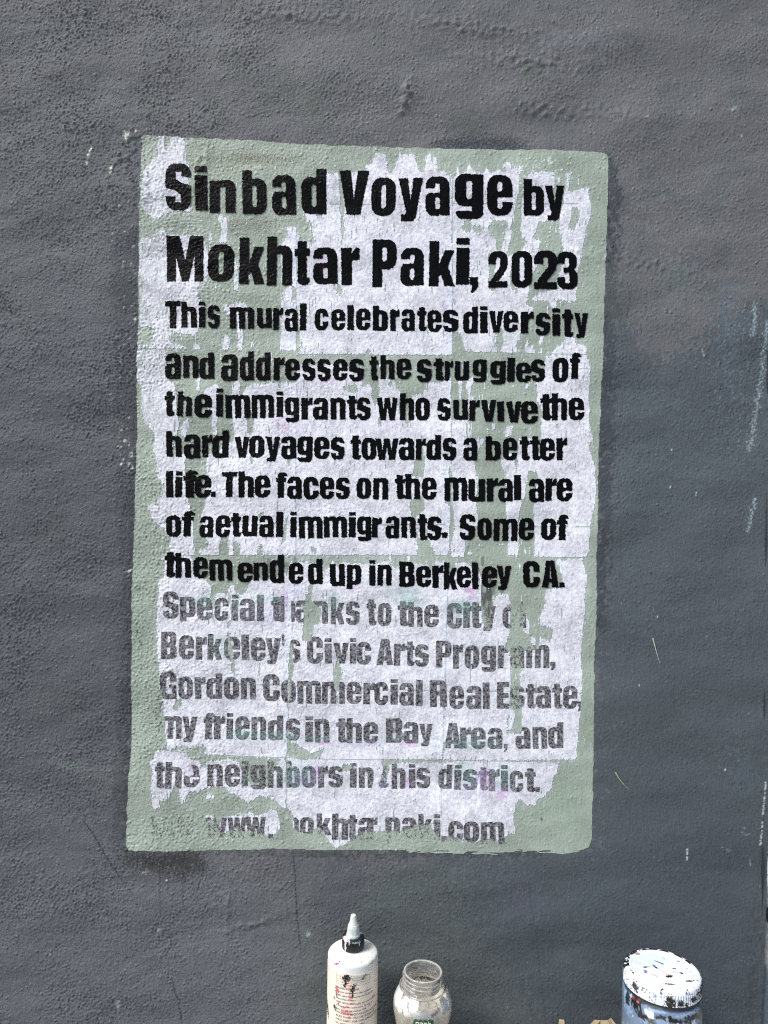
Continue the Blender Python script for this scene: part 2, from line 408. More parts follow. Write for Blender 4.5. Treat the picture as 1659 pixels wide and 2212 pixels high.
for (x, y) in ((1604, 1798), (1610, 1803), (1618, 1802), (1606, 1788), (1560, 1830), (1571, 1838)): dab(x, y, 3, 1, .3, A(140, 148, 152), .7)
line([(1483, 1833), (1483, 1857)], 1.1, A(205, 208, 200), .9)
for (x, y) in ((1504, 1064), (1503, 1070), (1567, 1664), (1452, 970), (1448, 1052), (1420, 1332), (1380, 1480)): dab(x, y, 1, 1.8, 0, A(205, 210, 208), .9)
line([(1515, 752), (1520, 770)], 1.0, A(150, 160, 160), .8); line([(1392, 256), (1400, 250)], 1.6, A(140, 146, 148), .6)
line([(1578, 238), (1588, 234)], 1.8, A(160, 168, 170), .7); line([(1601, 290), (1602, 296)], 1.2, A(200, 204, 200), .9)
coat_poly([(1635, 1950), (1650, 1950), (1640, 2220), (1600, 2220), (1625, 2100)], A(62, 64, 67), 14, 0.3, 0.6, 0.4)

ex = np.interp(G.ys, [p[1] for p in EDGE], [p[0] for p in EDGE])
Fw = ex[:, None] + 0.8 * band((G.ny, 1), 2, 8, 40, 31) - X
px, py, fc = marching(Fw, G)
co = on_wall(px, py, 0.0)
col = np.stack([G.sample(WC[..., k], px, py) for k in range(3)], 1)
rg = G.sample(rough, px, py)
# the wall goes on around the detailed area, to its full height and depth
def wv(a, b, y=0.0):
    x, z = wall_xz(a, b); return (float(x), y, float(z))
cn = len(co)
L, R_, T, Bt = -180, 1684, -180, 2340
far = [(-5200, -3900), (6400, -3900), (6400, 2600), (-5200, 2600)]
ring = [wv(*far[0]), wv(*far[1]), wv(*far[2]), wv(*far[3]), wv(L, T), wv(1760, T), wv(1760, 2600), wv(L, Bt), wv(L, 2600), wv(L, -3900), wv(1760, -3900), wv(1668, T), wv(1640, Bt), wv(1640, 2600)]
ring += [(p[0], 0.25, p[2]) for p in ring[:4]] + [wv(1760, T, 0.25), wv(1760, 2600, 0.25)] + [wv(1668, T, 0.25), wv(1640, 2600, 0.25)] + [wv(1668, -3900), wv(1668, -3900, .25), wv(1760, -3900, .25)]
q = np.array([[9, 0, 3, 8], [22, 9, 4, 11], [1, 10, 6, 2], [7, 8, 13, 12], [0, 14, 17, 3], [1, 2, 16, 15], [0, 9, 22, 14], [10, 1, 15, 24],
              [11, 20, 23, 22], [10, 24, 19, 6], [17, 14, 23, 21], [19, 24, 15, 16]]) + cn
q2 = np.array([[11, 13, 21], [11, 21, 20]]) + cn
rc = np.tile(A(84, 85, 89), (len(ring), 1))
wall = mesh_from("stucco_wall", np.concatenate([co, np.array(ring)]), fc + [q] + [q2], M_wall, None,
                 {"Col": np.concatenate([col, rc]), "rough": np.concatenate([rg, np.full(len(ring), .7)])})
tag(wall, "dark grey painted stucco wall with rough plaster, scuffs and hairline cracks", "wall")
del WC, px, py, co, col

# ------------------------------------------------------------------ the painted caption panel
sign = empty("caption_panel", wv(790, 1836, -0.001))
sign_loc = Vector(sign.location)
tag(sign, "pale green caption panel painted on the grey wall, black lettering over torn white paper", "sign")
def sign_part(name, px, py, fc, off, mat, attrs):
    co = on_wall(px, py, off) - np.array(sign_loc)
    return mesh_from(name, co, fc, mat, sign, attrs)

PANEL = [(306, 291), (433, 298), (549, 303), (638, 312), (820, 316), (977, 322), (1159, 323), (1298, 329), (1311, 332), (1314, 346), (1311, 495), (1306, 640), (1305, 697),
         (1301, 796), (1293, 1001), (1289, 1219), (1287, 1368), (1283, 1493), (1283, 1597), (1280, 1762), (1278, 1817), (1270, 1832), (1240, 1836), (1163, 1833), (1060, 1840),
         (895, 1835), (693, 1836), (627, 1833), (422, 1838), (279, 1837), (273, 1822), (275, 1739), (284, 1607), (283, 1440), (284, 1318), (289, 1186), (294, 1004), (296, 895), (295, 790), (299, 697), (299, 627), (302, 462)]
P = Grid(256, 270, 1334, 1862, 1.5)
a = np.zeros(P.shape); fill_poly(P, PANEL, a, 1.0)
pn = band(P.shape, 1.5, 14, 90, 41); pf = band(P.shape, 1.5, 3, 8, 42)
Fp = (blur(a, 2.0, 1.5) - 0.5) + 0.09 * pn + 0.05 * pf
# dry-brush drag under the lower right edge
brush = band(P.shape, 1.5, 3, 9, 43, 9.0, 1.0)
mb = np.zeros(P.shape); fill_poly(P, [(840, 1830), (1255, 1830), (1250, 1841), (1190, 1843), (1150, 1838), (1060, 1846), (900, 1843)], mb, 1.0)
Fp = np.maximum(Fp, np.where(blur(mb, 2, 1.5) > .08, blur(mb, 2, 1.5) - 0.65 + 0.4 * brush, -1))
PFN = Fp.copy()
px, py, fc = marching(Fp, P)
PC = np.empty(P.shape + (3,)); PC[:] = A(158, 165, 151)
pl = band(P.shape, 1.5, 60, 260, 44); pb = band(P.shape, 1.5, 8, 50, 45, 1.0, 3.0)
PC *= (1 + 0.05 * pl + 0.02 * pb)[..., None]
def pcoat(alpha, c):
    al = np.clip(alpha, 0, 1)[..., None]; PC[:] = PC * (1 - al) + np.asarray(c) * al
def pblob(x, y, rx, ry, c, al, nz=0.3, fld=None):
    d = np.exp(-(((P.X - x) / rx) ** 2 + ((P.Y - y) / ry) ** 2)); f = pb if fld is None else fld
    pcoat(al * sstep(0.25, 0.75, d + nz * f * (d > 0.05)), c)
pblob(480, 345, 110, 30, A(150, 152, 132), .5); pblob(560, 345, 60, 8, A(90, 84, 70), .6, .6, pf); pblob(540, 490, 40, 12, A(88, 80, 70), .5, .6, pf)
pblob(1045, 1270, 26, 40, A(60, 56, 54), .8, .4); pblob(1000, 1200, 90, 12, A(150, 160, 142), .4)
pblob(520, 1235, 200, 22, A(148, 160, 142), .5); pblob(620, 1228, 40, 16, A(70, 68, 60), .6, .5)
pblob(1262, 1570, 18, 60, A(140, 150, 130), .5, .5); pblob(1230, 1740, 50, 80, A(148, 160, 142), .5); pblob(1180, 1730, 60, 50, A(158, 170, 152), .5)
pblob(700, 1700, 60, 40, A(146, 158, 136), .4); pblob(470, 1350, 30, 60, A(150, 160, 142), .4); pblob(1050, 480, 60, 40, A(160, 175, 155), .3)
rp = np.random.default_rng(11)
def pdab(x, y, r, c, al=.9, asp=1.0):
    i = int((x - P.x0) / 1.5); j = int((y - P.y0) / 1.5); w = int(3 * r * max(asp, 1) / 1.5) + 2
    sl = (slice(max(j - w, 0), j + w), slice(max(i - w, 0), i + w))
    d = np.sqrt((P.X[sl] - x) ** 2 + ((P.Y[sl] - y) / asp) ** 2) / r
    aa = np.clip(1.6 - d - .3 * pf[sl], 0, 1)[..., None] * al
    PC[sl] = PC[sl] * (1 - aa) + np.asarray(c) * aa
INK = A(46, 42, 42)
for _ in range(85): pdab(325 + 90 * rp.random(), 1765 + 40 * rp.random(), .7 + 1.1 * rp.random(), A(58, 68, 60), .85, .7 + rp.random())
for _ in range(24): pdab(288 + 30 * rp.random(), 1660 + 50 * rp.random(), .6 + .9 * rp.random(), A(58, 64, 56), .8)
for _ in range(26): pdab(322 + 26 * rp.random(), 1525 + 40 * rp.random(), .7 + 1.2 * rp.random(), A(56, 58, 52), .8)
for _ in range(30): pdab(349 + 5 * rp.normal(), 1480 + 140 * rp.random(), .8 + 1.2 * rp.random(), INK, .8)
for (x, y) in ((301, 1385), (305, 1392), (296, 1363), (316, 1160), (1306, 750), (1304, 775), (1302, 800), (296, 1365), (1170, 1770)): pdab(x, y, 1.8, A(60, 64, 58), .9, 1.8)
for _ in range(40): pdab(430 + 40 * rp.random(), 335 + 20 * rp.random(), .8, A(70, 66, 56), .7)
for _ in range(60): pdab(440 + 160 * rp.random(), 462 + 28 * rp.random(), .6 + .6 * rp.random(), A(70, 66, 60), .7)
for _ in range(90): pdab(300 + 990 * rp.random(), 335 + 1480 * rp.random(), .6 + .5 * rp.random(), A(214, 222, 210), .7)
for _ in range(60): pdab(1120 + 120 * rp.random(), 340 + 60 * rp.random(), .8 + 1.4 * rp.random(), A(220, 226, 222), .8)
PANEL_GEO = (px, py, fc)

# ------------------------------------------------------------------ torn paper sheets
REG = {'A': (500, 480), 'B': (1450, 480), 'C': (500, 1150), 'D': (1450, 1150), 'E': (500, 1800), 'F': (1450, 1800),
       'G': (480, 2300), 'H': (1450, 2300), 'I': (480, 2850), 'J': (1450, 2850)}
def rp_(reg, x, y):
    ox, oy = REG[reg]; return ((ox + x * .6028) / 1.8228, (oy + y * .6028) / 1.8228)
def poly(reg, s):
    v = [float(t) for t in s.replace(';', ' ').split()]
    return [rp_(reg, v[i], v[i + 1]) for i in range(0, len(v), 2)]
# W adds paper, G tears it away again (in order)
TEAR = [
 ('W','A',"205 95 245 90 240 190 265 170 285 95 370 90 385 260 400 300 405 420 415 590 330 580 270 600 180 640 110 580 95 470 105 330 160 250 200 220"),
 ('W','A',"85 760 170 760 240 690 260 740 480 740 520 800 540 900 530 1000 520 1050 460 1080 470 1170 85 1170"),
 ('W','A',"590 620 640 610 660 660 650 790 600 790 620 700"),('W','A',"535 700 562 790 540 800"),('W','A',"690 900 715 880 735 1120 705 1100"),
 ('W','A',"1010 800 1060 740 1040 680 1075 690 1120 780 1170 780 1170 1170 1030 1170 1040 1090 1090 1040 1010 1060"),
 ('W','C',"80 -20 470 -20 400 40 440 55 505 60 480 230 440 280 370 270 310 265 280 320 290 345 335 335 415 372 75 370 75 345 150 345 170 320 190 240 120 225 85 230"),
 ('W','C',"430 374 430 345 460 335 495 374"),('W','C',"1010 40 1030 -20 1110 -20 1110 388 1000 382 1010 230"),('W','C',"640 270 670 300 680 377 615 374"),
 ('W','C',"715 110 740 110 752 240 760 380 720 377 722 240"),('W','C',"815 320 830 379 808 377"),('W','C',"610 60 680 100 700 70 780 75 790 110 700 120 660 160"),
 # upper middle sheet
 ('W','A',"1300 350 1380 330 1395 560 1410 560 1440 330 1560 320 1590 280 1640 200 1700 210 1700 1200 1105 1200 1105 790 1240 780 1240 620 1300 600"),
 ('W','A',"1150 590 1240 590 1250 800 1220 760 1200 640 1180 660"),('W','A',"1070 690 1110 690 1125 800 1090 800"),
 ('G','A',"1388 400 1402 380 1420 560 1412 800 1396 800 1398 600"),('G','A',"1340 1080 1390 1060 1420 1170 1350 1170 1370 1120"),('G','A',"1075 1070 1110 1090 1110 1170 1085 1170"),
 ('W','B',"-20 270 20 290 50 200 105 210 120 330 165 320 200 210 300 205 330 330 370 330 370 220 440 230 455 350 480 310 520 360 549 340 549 1170 -20 1170"),
 ('W','C',"1112 -10 1700 -10 1700 410 1112 408"),('W','D',"-10 -10 549 -10 549 413 -10 412"),
 ('G','C',"1108 160 1125 130 1130 390 1112 400"),('G','C',"1370 -20 1410 -20 1420 10 1385 30"),('G','C',"1560 385 1590 370 1610 400 1565 408"),
 # upper right sheet
 ('W','B',"560 380 585 290 597 350 640 330 655 240 682 330 750 340 770 300 790 340 860 310 890 345 900 265 930 265 940 330 960 280 1005 300 1015 400 1060 330 1220 330 1215 400 1290 400 1305 330 1332 325 1300 450 1330 470 1370 440 1435 430 1450 540 1455 600 1420 720 1380 900 1370 1000 1350 1170 552 1170 552 380"),
 ('G','B',"990 320 1022 320 1000 600 1000 760 1045 780 990 860 980 990 945 1170 920 1000 955 860 900 880 940 720 930 690 960 560 985 420"),
 ('G','B',"620 650 670 640 690 700 650 730 610 700"),('G','B',"690 690 740 680 750 720 700 735"),('G','B',"780 690 820 640 900 650 920 690 900 720 880 800 860 850 830 830 840 780 800 740"),
 ('G','B',"1110 650 1240 650 1260 760 1275 840 1280 900 1240 1000 1240 1090 1130 1120 1040 1170 1060 1000 1110 940 1100 850 1130 780 1060 760 1100 720"),
 ('G','B',"1230 400 1285 400 1270 560 1240 640 1210 600 1200 460"),('G','B',"1330 560 1370 560 1380 620 1340 720 1310 680"),('G','B',"790 850 832 900 832 1170 790 1170"),
 ('W','B',"1235 980 1262 980 1275 1160 1250 1150"),('W','B',"995 850 1040 790 1110 800 1120 850 1060 870"),
 ('W','D',"552 -10 1040 -10 1020 80 1080 110 1000 230 990 300 960 350 1000 395 870 395 860 392 640 392 552 392"),
 ('G','D',"550 260 600 270 622 330 640 394 552 394"),('G','D',"830 260 880 240 882 330 865 394 830 350"),
 ('W','D',"1040 300 1052 300 1042 370 1080 340 1090 402 1020 400"),('W','D',"1120 260 1150 270 1130 350 1118 330"),('W','D',"1180 406 1260 340 1290 290 1350 300 1360 340 1420 350 1425 411"),
 ('W','D',"1230 -10 1280 -10 1275 40 1240 20"),('W','D',"1290 -10 1330 -10 1325 70 1295 60"),('W','D',"1170 50 1220 0 1225 110 1195 100"),('W','D',"1110 400 1130 340 1140 402"),
 # second row, left
 ('W','C',"72 380 250 377 260 470 250 560 310 600 320 660 330 760 340 850 330 940 260 920 250 1080 380 1080 380 1175 190 1175 200 1100 170 1040 180 930 110 840 90 740 100 640 66 560"),
 ('W','C',"450 560 482 560 472 670 455 640"),('W','C',"500 640 600 600 600 780 580 860 587 930 552 940 560 820 520 740"),
 ('W','C',"690 600 730 580 760 640 820 600 1110 590 1110 1170 700 1170 700 940 690 830 680 700"),('G','C',"785 780 830 780 832 900 800 940 780 870"),('G','C',"985 540 1012 540 1002 640 985 620"),
 ('W','C',"350 880 400 820 412 870 380 950 350 940"),('G','C',"735 620 760 620 755 700 740 690"),('W','C',"520 1075 710 960 710 1175 520 1175"),
 ('W','E',"190 -20 380 -20 380 140 410 320 410 350 430 370 442 640 280 640 290 560 250 470 200 440 165 400 135 320 170 300 210 320 200 280 250 190 200 130"),
 ('W','E',"525 -20 1106 -20 1106 640 470 640 480 590 520 580 480 370 510 330 520 140"),
 ('G','E',"615 520 672 520 662 640 598 640"),('G','E',"700 540 735 560 742 640 700 640"),('G','E',"868 560 892 580 884 640 858 640"),('G','E',"1020 500 1038 400 1052 380 1042 500 1026 570 1008 570"),
 ('G','E',"860 370 892 350 902 400 860 400"),('G','E',"800 -10 832 -10 824 50 810 40"),('G','E',"1045 20 1075 -10 1062 70"),('G','E',"500 520 540 560 525 600 480 600 470 560"),
 # second row, middle
 ('W','C',"1110 470 1400 470 1540 520 1540 620 1590 620 1610 560 1700 560 1700 1200 1110 1200"),('W','D',"-10 560 20 660 40 640 90 600 120 620 180 600 210 690 190 870 200 800 230 840 260 870 280 800 290 680 370 650 380 600 500 580 539 540 539 1175 -10 1175"),
 ('G','C',"1410 620 1490 605 1530 650 1480 665 1420 640"),('G','C',"1545 560 1590 540 1660 560 1655 640 1640 740 1605 730 1600 620"),
 ('W','D',"100 570 142 570 120 665"),('W','D',"155 575 182 600 160 685"),('W','D',"60 560 95 560 80 650"),('G','D',"60 830 90 800 82 870 70 890"),('G','D',"330 900 352 1000 370 1080 340 1170 300 1170 330 1080 340 980"),
 ('W','E',"1108 -20 1700 -20 1700 641 1108 641"),('W','F',"-10 -20 531 -20 531 640 -10 640"),
 ('G','F',"300 30 340 -10 370 -10 360 140 290 130"),('G','F',"280 270 360 250 370 340 320 380 300 430 330 530 400 540 440 600 440 642 330 642 320 540 300 520 320 470 290 400 270 330"),
 ('G','F',"495 265 545 280 545 310 500 300"),('G','E',"1195 590 1235 590 1232 641 1210 620"),('W','F',"405 540 450 560 455 642 435 642"),
 # second row, right
 ('W','D',"1150 415 1430 420 1450 500 1440 640 1450 900 1475 960 1440 1000 1490 1170 1120 1170 1130 1000 1130 880 1140 780 1100 700 1110 660 1090 640 1100 590 1150 540"),
 ('W','D',"590 580 622 580 602 700 588 690"),('W','D',"640 570 690 560 660 680 700 690 690 730 640 790 660 870 682 950 650 950 640 800 650 680"),('W','D',"542 840 640 840 640 960 700 1000 690 1170 542 1170"),
 ('W','D',"900 880 950 870 930 950 890 940"),('W','D',"980 960 1110 950 1110 1170 990 1170"),('W','D',"860 1100 940 1090 940 1170 880 1170"),('W','D',"1010 590 1030 640 1060 590 1040 600"),
 ('W','D',"700 960 760 960 720 1050"),('W','D',"810 850 830 860 820 920"),
 ('W','F',"542 -20 700 -20 690 60 720 140 700 290 710 330 720 440 640 520 630 650 544 650 540 580 560 480"),
 ('W','F',"890 -20 1042 -20 1040 140 1020 250 1000 300 980 390 990 460 980 642 910 642 910 540 905 420 890 320 900 200"),('G','F',"958 -10 976 -10 970 110 960 100"),
 ('W','F',"1060 -20 1450 -20 1480 80 1490 200 1480 340 1450 420 1440 560 1445 620 1415 654 1085 652 1090 500 1080 390 1080 300 1110 130 1065 60"),
 ('W','F',"720 560 735 560 740 590"),('W','F',"650 630 670 600 690 648"),('W','F',"860 570 895 560 880 585"),('W','F',"1015 600 1035 600 1030 645"),
 # third row, left
 ('W','E',"230 644 1104 644 1104 1180 190 1180 197 1000 210 870 210 800 240 780 245 700"),
 ('G','E',"420 640 1106 640 1106 700 1060 690 1050 760 920 800 800 800 790 880 770 900 760 830 720 820 690 840 700 900 660 880 640 900 560 900 540 830 500 790 440 780 430 700"),
 ('W','G',"240 0 1108 0 1100 560 1080 850 1075 1140 540 1110 500 1085 400 1050 300 1085 290 1000 270 850 270 740 245 650 250 560 230 450 235 300 228 200 245 80"),
 ('G','G',"580 -10 612 200 602 275 590 150"),('G','G',"690 150 712 250 702 310 724 440 742 560 726 590 708 480 688 430 695 300"),('G','G',"350 760 395 745 385 790 360 832 328 810"),
 ('G','G',"580 0 830 0 810 60 760 70 700 70 640 80 590 60"),('W','G',"690 20 740 0 735 90 700 90"),('W','G',"600 60 830 70 830 200 600 200"),('G','G',"692 60 712 60 705 160 690 150"),('G','G',"575 60 605 60 605 150 585 150"),
 ('G','I',"400 150 540 145 565 180 505 190 510 215 460 260 430 180 400 172"),
 # third row, middle
 ('W','E',"1110 680 1200 690 1280 700 1290 760 1340 680 1380 720 1400 690 1590 700 1700 720 1700 1180 1110 1180"),('W','F',"-10 690 140 680 150 720 270 700 390 700 400 760 440 680 522 690 515 1180 -10 1180"),
 ('W','G',"1110 40 1700 40 1700 1180 1085 1180 1085 800 1100 560"),('W','H',"-20 40 515 40 505 560 492 1000 490 1145 -20 1145"),
 ('G','G',"1190 120 1230 -10 1252 -10 1232 100 1302 170 1292 260 1250 270 1240 370 1178 372 1185 250"),('G','G',"1400 410 1420 500 1437 590 1412 700 1388 700 1378 590 1400 520"),
 ('G','G',"1105 300 1124 560 1102 640 1107 700 1092 800 1078 700 1090 560"),('G','I',"1078 105 1140 130 1200 170 1240 190 1322 158 1300 225 1240 240 1110 222 1078 202"),
 ('W','F',"140 640 150 640 145 700"),('W','F',"255 650 275 650 265 720"),('G','E',"1660 700 1590 660 1500 650 1659 645"),
 # third row, right
 ('W','F',"560 690 640 690 740 770 740 980 730 1100 760 1180 522 1180 522 860 540 840 560 780"),
 ('W','F',"1220 680 1400 660 1420 750 1430 830 1410 900 1410 1000 1400 1180 1200 1180 1180 1080 1110 1070 1130 1000 1150 950 1150 860 1285 850 1245 720"),
 ('W','F',"860 860 910 870 900 930 930 1000 940 1100 920 1180 820 1180 830 1100 850 1000"),('W','F',"980 690 1002 690 985 755"),
 ('W','H',"520 30 1430 30 1410 100 1400 200 1395 400 1390 540 1402 600 1390 740 1382 850 1370 1000 1362 1145 495 1145 500 900"),
 ('G','H',"740 30 1155 30 1150 150 1110 230 1130 270 1200 290 1205 340 1190 380 1140 360 1120 340 1120 420 1060 430 1010 440 1000 560 990 600 1000 760 1000 970 900 980 910 860 930 830 930 600 930 480 900 420 920 300 930 180 900 140 880 60 840 150 820 280 760 310 745 250 740 130"),
 ('W','H',"1065 320 1082 350 1102 380 1080 405 1062 380"),('W','H',"930 830 962 820 932 960 908 950"),('W','H',"1030 190 1058 260 1042 335 1008 300"),('W','H',"860 60 910 60 930 130 900 140 870 130"),
 ('W','H',"820 90 860 70 850 300 800 300"),('W','H',"880 145 925 180 915 300 860 300"),
 # fourth row
 ('W','I',"215 175 425 175 430 205 460 240 480 240 510 240 530 300 560 240 620 240 700 230 760 240 780 290 830 380 900 420 960 400 1000 300 1040 230 1072 235 1074 560 1040 540 1000 500 950 490 910 465 860 490 840 510 800 500 750 470 690 440 680 415 600 405 550 420 480 440 430 450 410 525 390 520 380 430 350 380 330 430 300 490 250 510 245 550 205 555 190 420 210 300 170 240 215 230"),
 ('W','I',"545 455 600 455 612 492 558 490"),('W','I',"545 590 590 600 622 628 600 640 542 612"),
 ('W','I',"640 650 660 610 700 600 745 600 840 575 870 600 920 595 980 555 1020 575 1030 640 1035 690 1000 720 960 747 930 710 860 700 790 690 740 670 690 700 660 720 640 742"),
 ('W','I',"1078 300 1110 260 1190 260 1210 230 1300 220 1360 240 1430 270 1440 310 1480 310 1540 260 1590 250 1700 290 1700 700 1600 690 1560 710 1500 740 1460 790 1400 807 1360 770 1330 720 1290 660 1240 715 1180 710 1120 690 1115 580 1078 550"),
 ('W','J',"-20 300 30 330 60 270 100 270 90 340 50 380 70 400 120 360 140 260 474 250 474 770 440 700 400 660 330 650 250 690 180 700 130 700 60 705 -20 690"),
 ('W','J',"480 255 600 240 1050 245 1245 255 1230 330 1205 350 1200 430 1160 450 1160 480 1100 500 1090 535 1020 525 1000 490 960 520 950 570 945 650 965 690 955 720 910 715 890 740 870 792 840 770 800 745 700 770 600 745 520 735 470 767"),
]
pa = np.zeros(P.shape)
for op, reg, s in TEAR: fill_poly(P, poly(reg, s), pa, 1.0 if op == 'W' else 0.0)
fib = band(P.shape, 1.5, 3.0, 16, 51, 1.0, 4.5); strk = band(P.shape, 1.5, 8, 30, 54, 1.0, 4.0); fine = band(P.shape, 1.5, 3, 7, 52)
def blur_xy(a_, sx, sy):
    ky = np.fft.fftfreq(a_.shape[0], 1.5)[:, None]; kx = np.fft.rfftfreq(a_.shape[1], 1.5)[None, :]
    return np.fft.irfft2(np.fft.rfft2(a_) * np.exp(-2 * math.pi ** 2 * ((sx * kx) ** 2 + (sy * ky) ** 2)), s=a_.shape)
FPAP = 0.7 * blur_xy(pa, 1.8, 2.0) + 0.3 * blur_xy(pa, 2.4, 8.0) - 0.53 + 0.17 * fib + 0.08 * strk + 0.11 * fine
drip = band(P.shape, 1.5, 4, 13, 55, 1.0, 8.0); zone = band(P.shape, 1.5, 60, 250, 56) + 0.9 * sstep(1250, 700, P.Y)
DRIP = 0.9 * np.clip(drip + 0.45 * np.clip(zone, -1, 2) - 2.1 + .3 * fine, 0, 1)
DRIPW = 0.9 * np.clip(-drip + 0.3 * np.clip(zone, -1, 2) - 2.5 + .3 * fine, 0, 1)
# fully covered or fully bare parts stay so, and no paper off the panel
core = blur_xy(pa, 4.0, 7.0)
FPAP = np.where(core > 0.97, np.maximum(FPAP, 0.1), FPAP); FPAP = np.where(core < 0.03, -0.4, FPAP)
FPAP = FPAP - DRIP; FPAP = np.where((P.Y > 350) & (P.Y < 1630) & (P.X > 340) & (P.X < 1265), FPAP + np.where(FPAP < 0, 1.0, 0) * np.where(DRIPW > .1, .9, 0), FPAP)
FPAP = np.minimum(FPAP, np.where(P.X < 330, 0.4, PFN - 0.05))

film = np.clip(1.5 * blur_xy(pa, 7, 22) - 0.45 + 0.30 * fib + 0.18 * strk + 0.15 * fine, 0, 1) * 0.30
film = np.maximum(film, 0.42 * np.clip(blur_xy(pa, 3, 5) * 1.6 + 0.3 * fine + .2 * fib - .25, 0, 1) * (core > .03))
PC[:] = PC * (1 - film[..., None]) + A(214, 214, 218) * film[..., None]
px, py, fc = PANEL_GEO
col = np.stack([P.sample(PC[..., k], px, py) for k in range(3)], 1)
panel = sign_part("painted_panel", px, py, fc, 0.0003, M_panel, {"Col": col, "rough": G.sample(rough, px, py) * 0.7 + .08})
# seams between the sheets
def seam_x(k, y):
    if k == 0: return np.interp(y, [290, 760, 1200, 1640, 1840], [641, 640, 639, 619, 618])
    return np.interp(y, [290, 767, 1200, 1300, 1592, 1640, 1840], [977, 977, 972, 966, 957, 955, 951])
def seam_y(k, x):
    return [np.interp(x, [300, 639, 645, 977, 1003, 1266], [753, 758, 766, 768, 760, 766]),
            np.interp(x, [300, 640, 971, 978, 1265], [1199, 1199, 1199, 1204, 1204]),
            np.interp(x, [300, 440, 620, 694, 957, 1246], [1611, 1630, 1636, 1639, 1642, 1643])][k]
# paper colour: pulp white, faint teal and magenta bleeding of the print
PW = np.empty(P.shape + (3,)); PW[:] = A(228, 222, 227)
wash = band(P.shape, 1.5, 40, 160, 53)
PW *= (1 + 0.035 * wash)[..., None]
thin_ = sstep(420, 300, P.X) * sstep(1300, 900, P.Y)                       # worn thin on the left
al = (0.35 * thin_ * np.clip(0.7 + 0.6 * fib, 0, 1.3))[..., None]; PW[:] = PW * (1 - al) + A(158, 165, 151) * al
TEAL = A(108, 176, 160); MAG = A(220, 150, 214); VIO = A(196, 182, 226)
STAIN = []
for reg, x, y, rx, ry, c, s in (('G',540,110,60,40,'t',.55),('G',750,110,40,40,'t',.35),('G',900,90,35,30,'t',.5),('G',1020,100,50,25,'t',.5),('G',1390,110,45,45,'t',.5),('G',1320,140,60,30,'t',.3),
    ('H',230,120,50,25,'t',.55),('H',300,120,80,40,'t',.35),('H',620,135,100,30,'t',.55),('H',620,200,90,80,'t',.3),('G',780,980,90,30,'t',.6),('G',1000,990,110,25,'t',.6),('G',1110,1000,60,20,'t',.7),('G',1280,1010,90,20,'t',.5),
    ('H',170,1010,90,20,'t',.5),('H',660,1040,90,30,'t',.5),('H',830,1040,60,25,'t',.4),('H',620,1000,200,60,'t',.2),('I',860,350,60,60,'t',.5),('I',1120,330,90,70,'t',.5),('I',1230,350,60,60,'t',.35),('J',660,350,60,60,'t',.5),('J',880,340,60,70,'t',.45),('J',610,280,50,30,'t',.4),
    ('A',720,1060,40,60,'t',.25),('C',860,420,40,20,'t',.0),('H',260,60,100,40,'t',.3),('H',860,60,40,40,'t',.0),('G',640,370,60,30,'t',.3),('G',650,440,50,40,'t',.3),
    ('G',1160,990,20,12,'m',.9),('G',1330,1040,50,10,'m',.8),('H',270,1045,50,14,'m',.9),('H',660,40,40,16,'m',1.0),('H',672,90,25,16,'m',.8),('G',1070,90,25,40,'m',.6),('G',490,200,40,40,'m',.25),('I',1270,330,30,60,'m',.6),('J',760,370,40,60,'m',.8),
    ('J',870,460,40,40,'m',.6),('J',740,320,30,40,'v',.9),('J',700,420,120,60,'v',.35),('E',1480,840,50,25,'m',.6),('E',1090,870,60,50,'v',.5),('A',430,920,30,60,'m',.3),('A',1290,920,40,80,'m',.35),('B',560,560,60,40,'m',.2),('B',680,780,60,60,'v',.2),
    ('C',1050,880,60,70,'m',.35),('C',980,800,30,60,'m',.35),('C',1320,580,60,20,'m',.4),('D',520,150,40,140,'v',.45),('D',120,860,60,20,'m',.3),('B',200,800,200,60,'v',.2),('G',960,200,200,60,'v',.25),('H',60,1040,90,15,'v',.5),('G',1500,1050,140,15,'v',.4),('I',1180,360,60,50,'v',.5),('I',450,290,60,30,'m',.3),
    ('F',640,490,20,40,'v',.3),('D',610,280,60,60,'t',.12),('D',940,290,60,40,'t',.2),('H',240,40,80,30,'t',.3),('J',100,380,30,40,'v',.7),('J',260,390,20,40,'m',.5)):
    cx, cy = rp_(reg, x, y); rx *= .3307; ry *= .3307
    d = np.exp(-(((P.X - cx) / rx) ** 2 + ((P.Y - cy) / ry) ** 2))
    am = np.clip(d * (1 + .45 * fine), 0, 1) * s
    STAIN.append((c, cx, cy, rx, ry, s))
    al = (am * 0.75)[..., None]; c3 = TEAL if c == 't' else MAG if c == 'm' else VIO
    PW[:] = PW * (1 - al) + c3 * al
# printed crop lines
for pts in ([(298, 430), (360, 432), (640, 438), (820, 443), (977, 440), (1262, 440)], [(294, 788), (360, 789), (640, 790)], [(1180, 795), (1275, 797)], [(340, 1130), (640, 1134), (972, 1133), (978, 1137), (1276, 1138)],
            [(350, 1473), (460, 1477), (620, 1480), (700, 1485), (957, 1492), (1255, 1496)]):
    yy = np.interp(P.X[0], [p[0] for p in pts], [p[1] for p in pts])
    m = (np.abs(P.Y - yy[None, :]) < 1.1) & (P.X > pts[0][0]) & (P.X < pts[-1][0])
    m &= band(P.shape, 1.5, 20, 90, 60 + len(pts)) > -1.0
    PW[m] = PW[m] * 0.45 + A(96, 130, 132) * 0.55
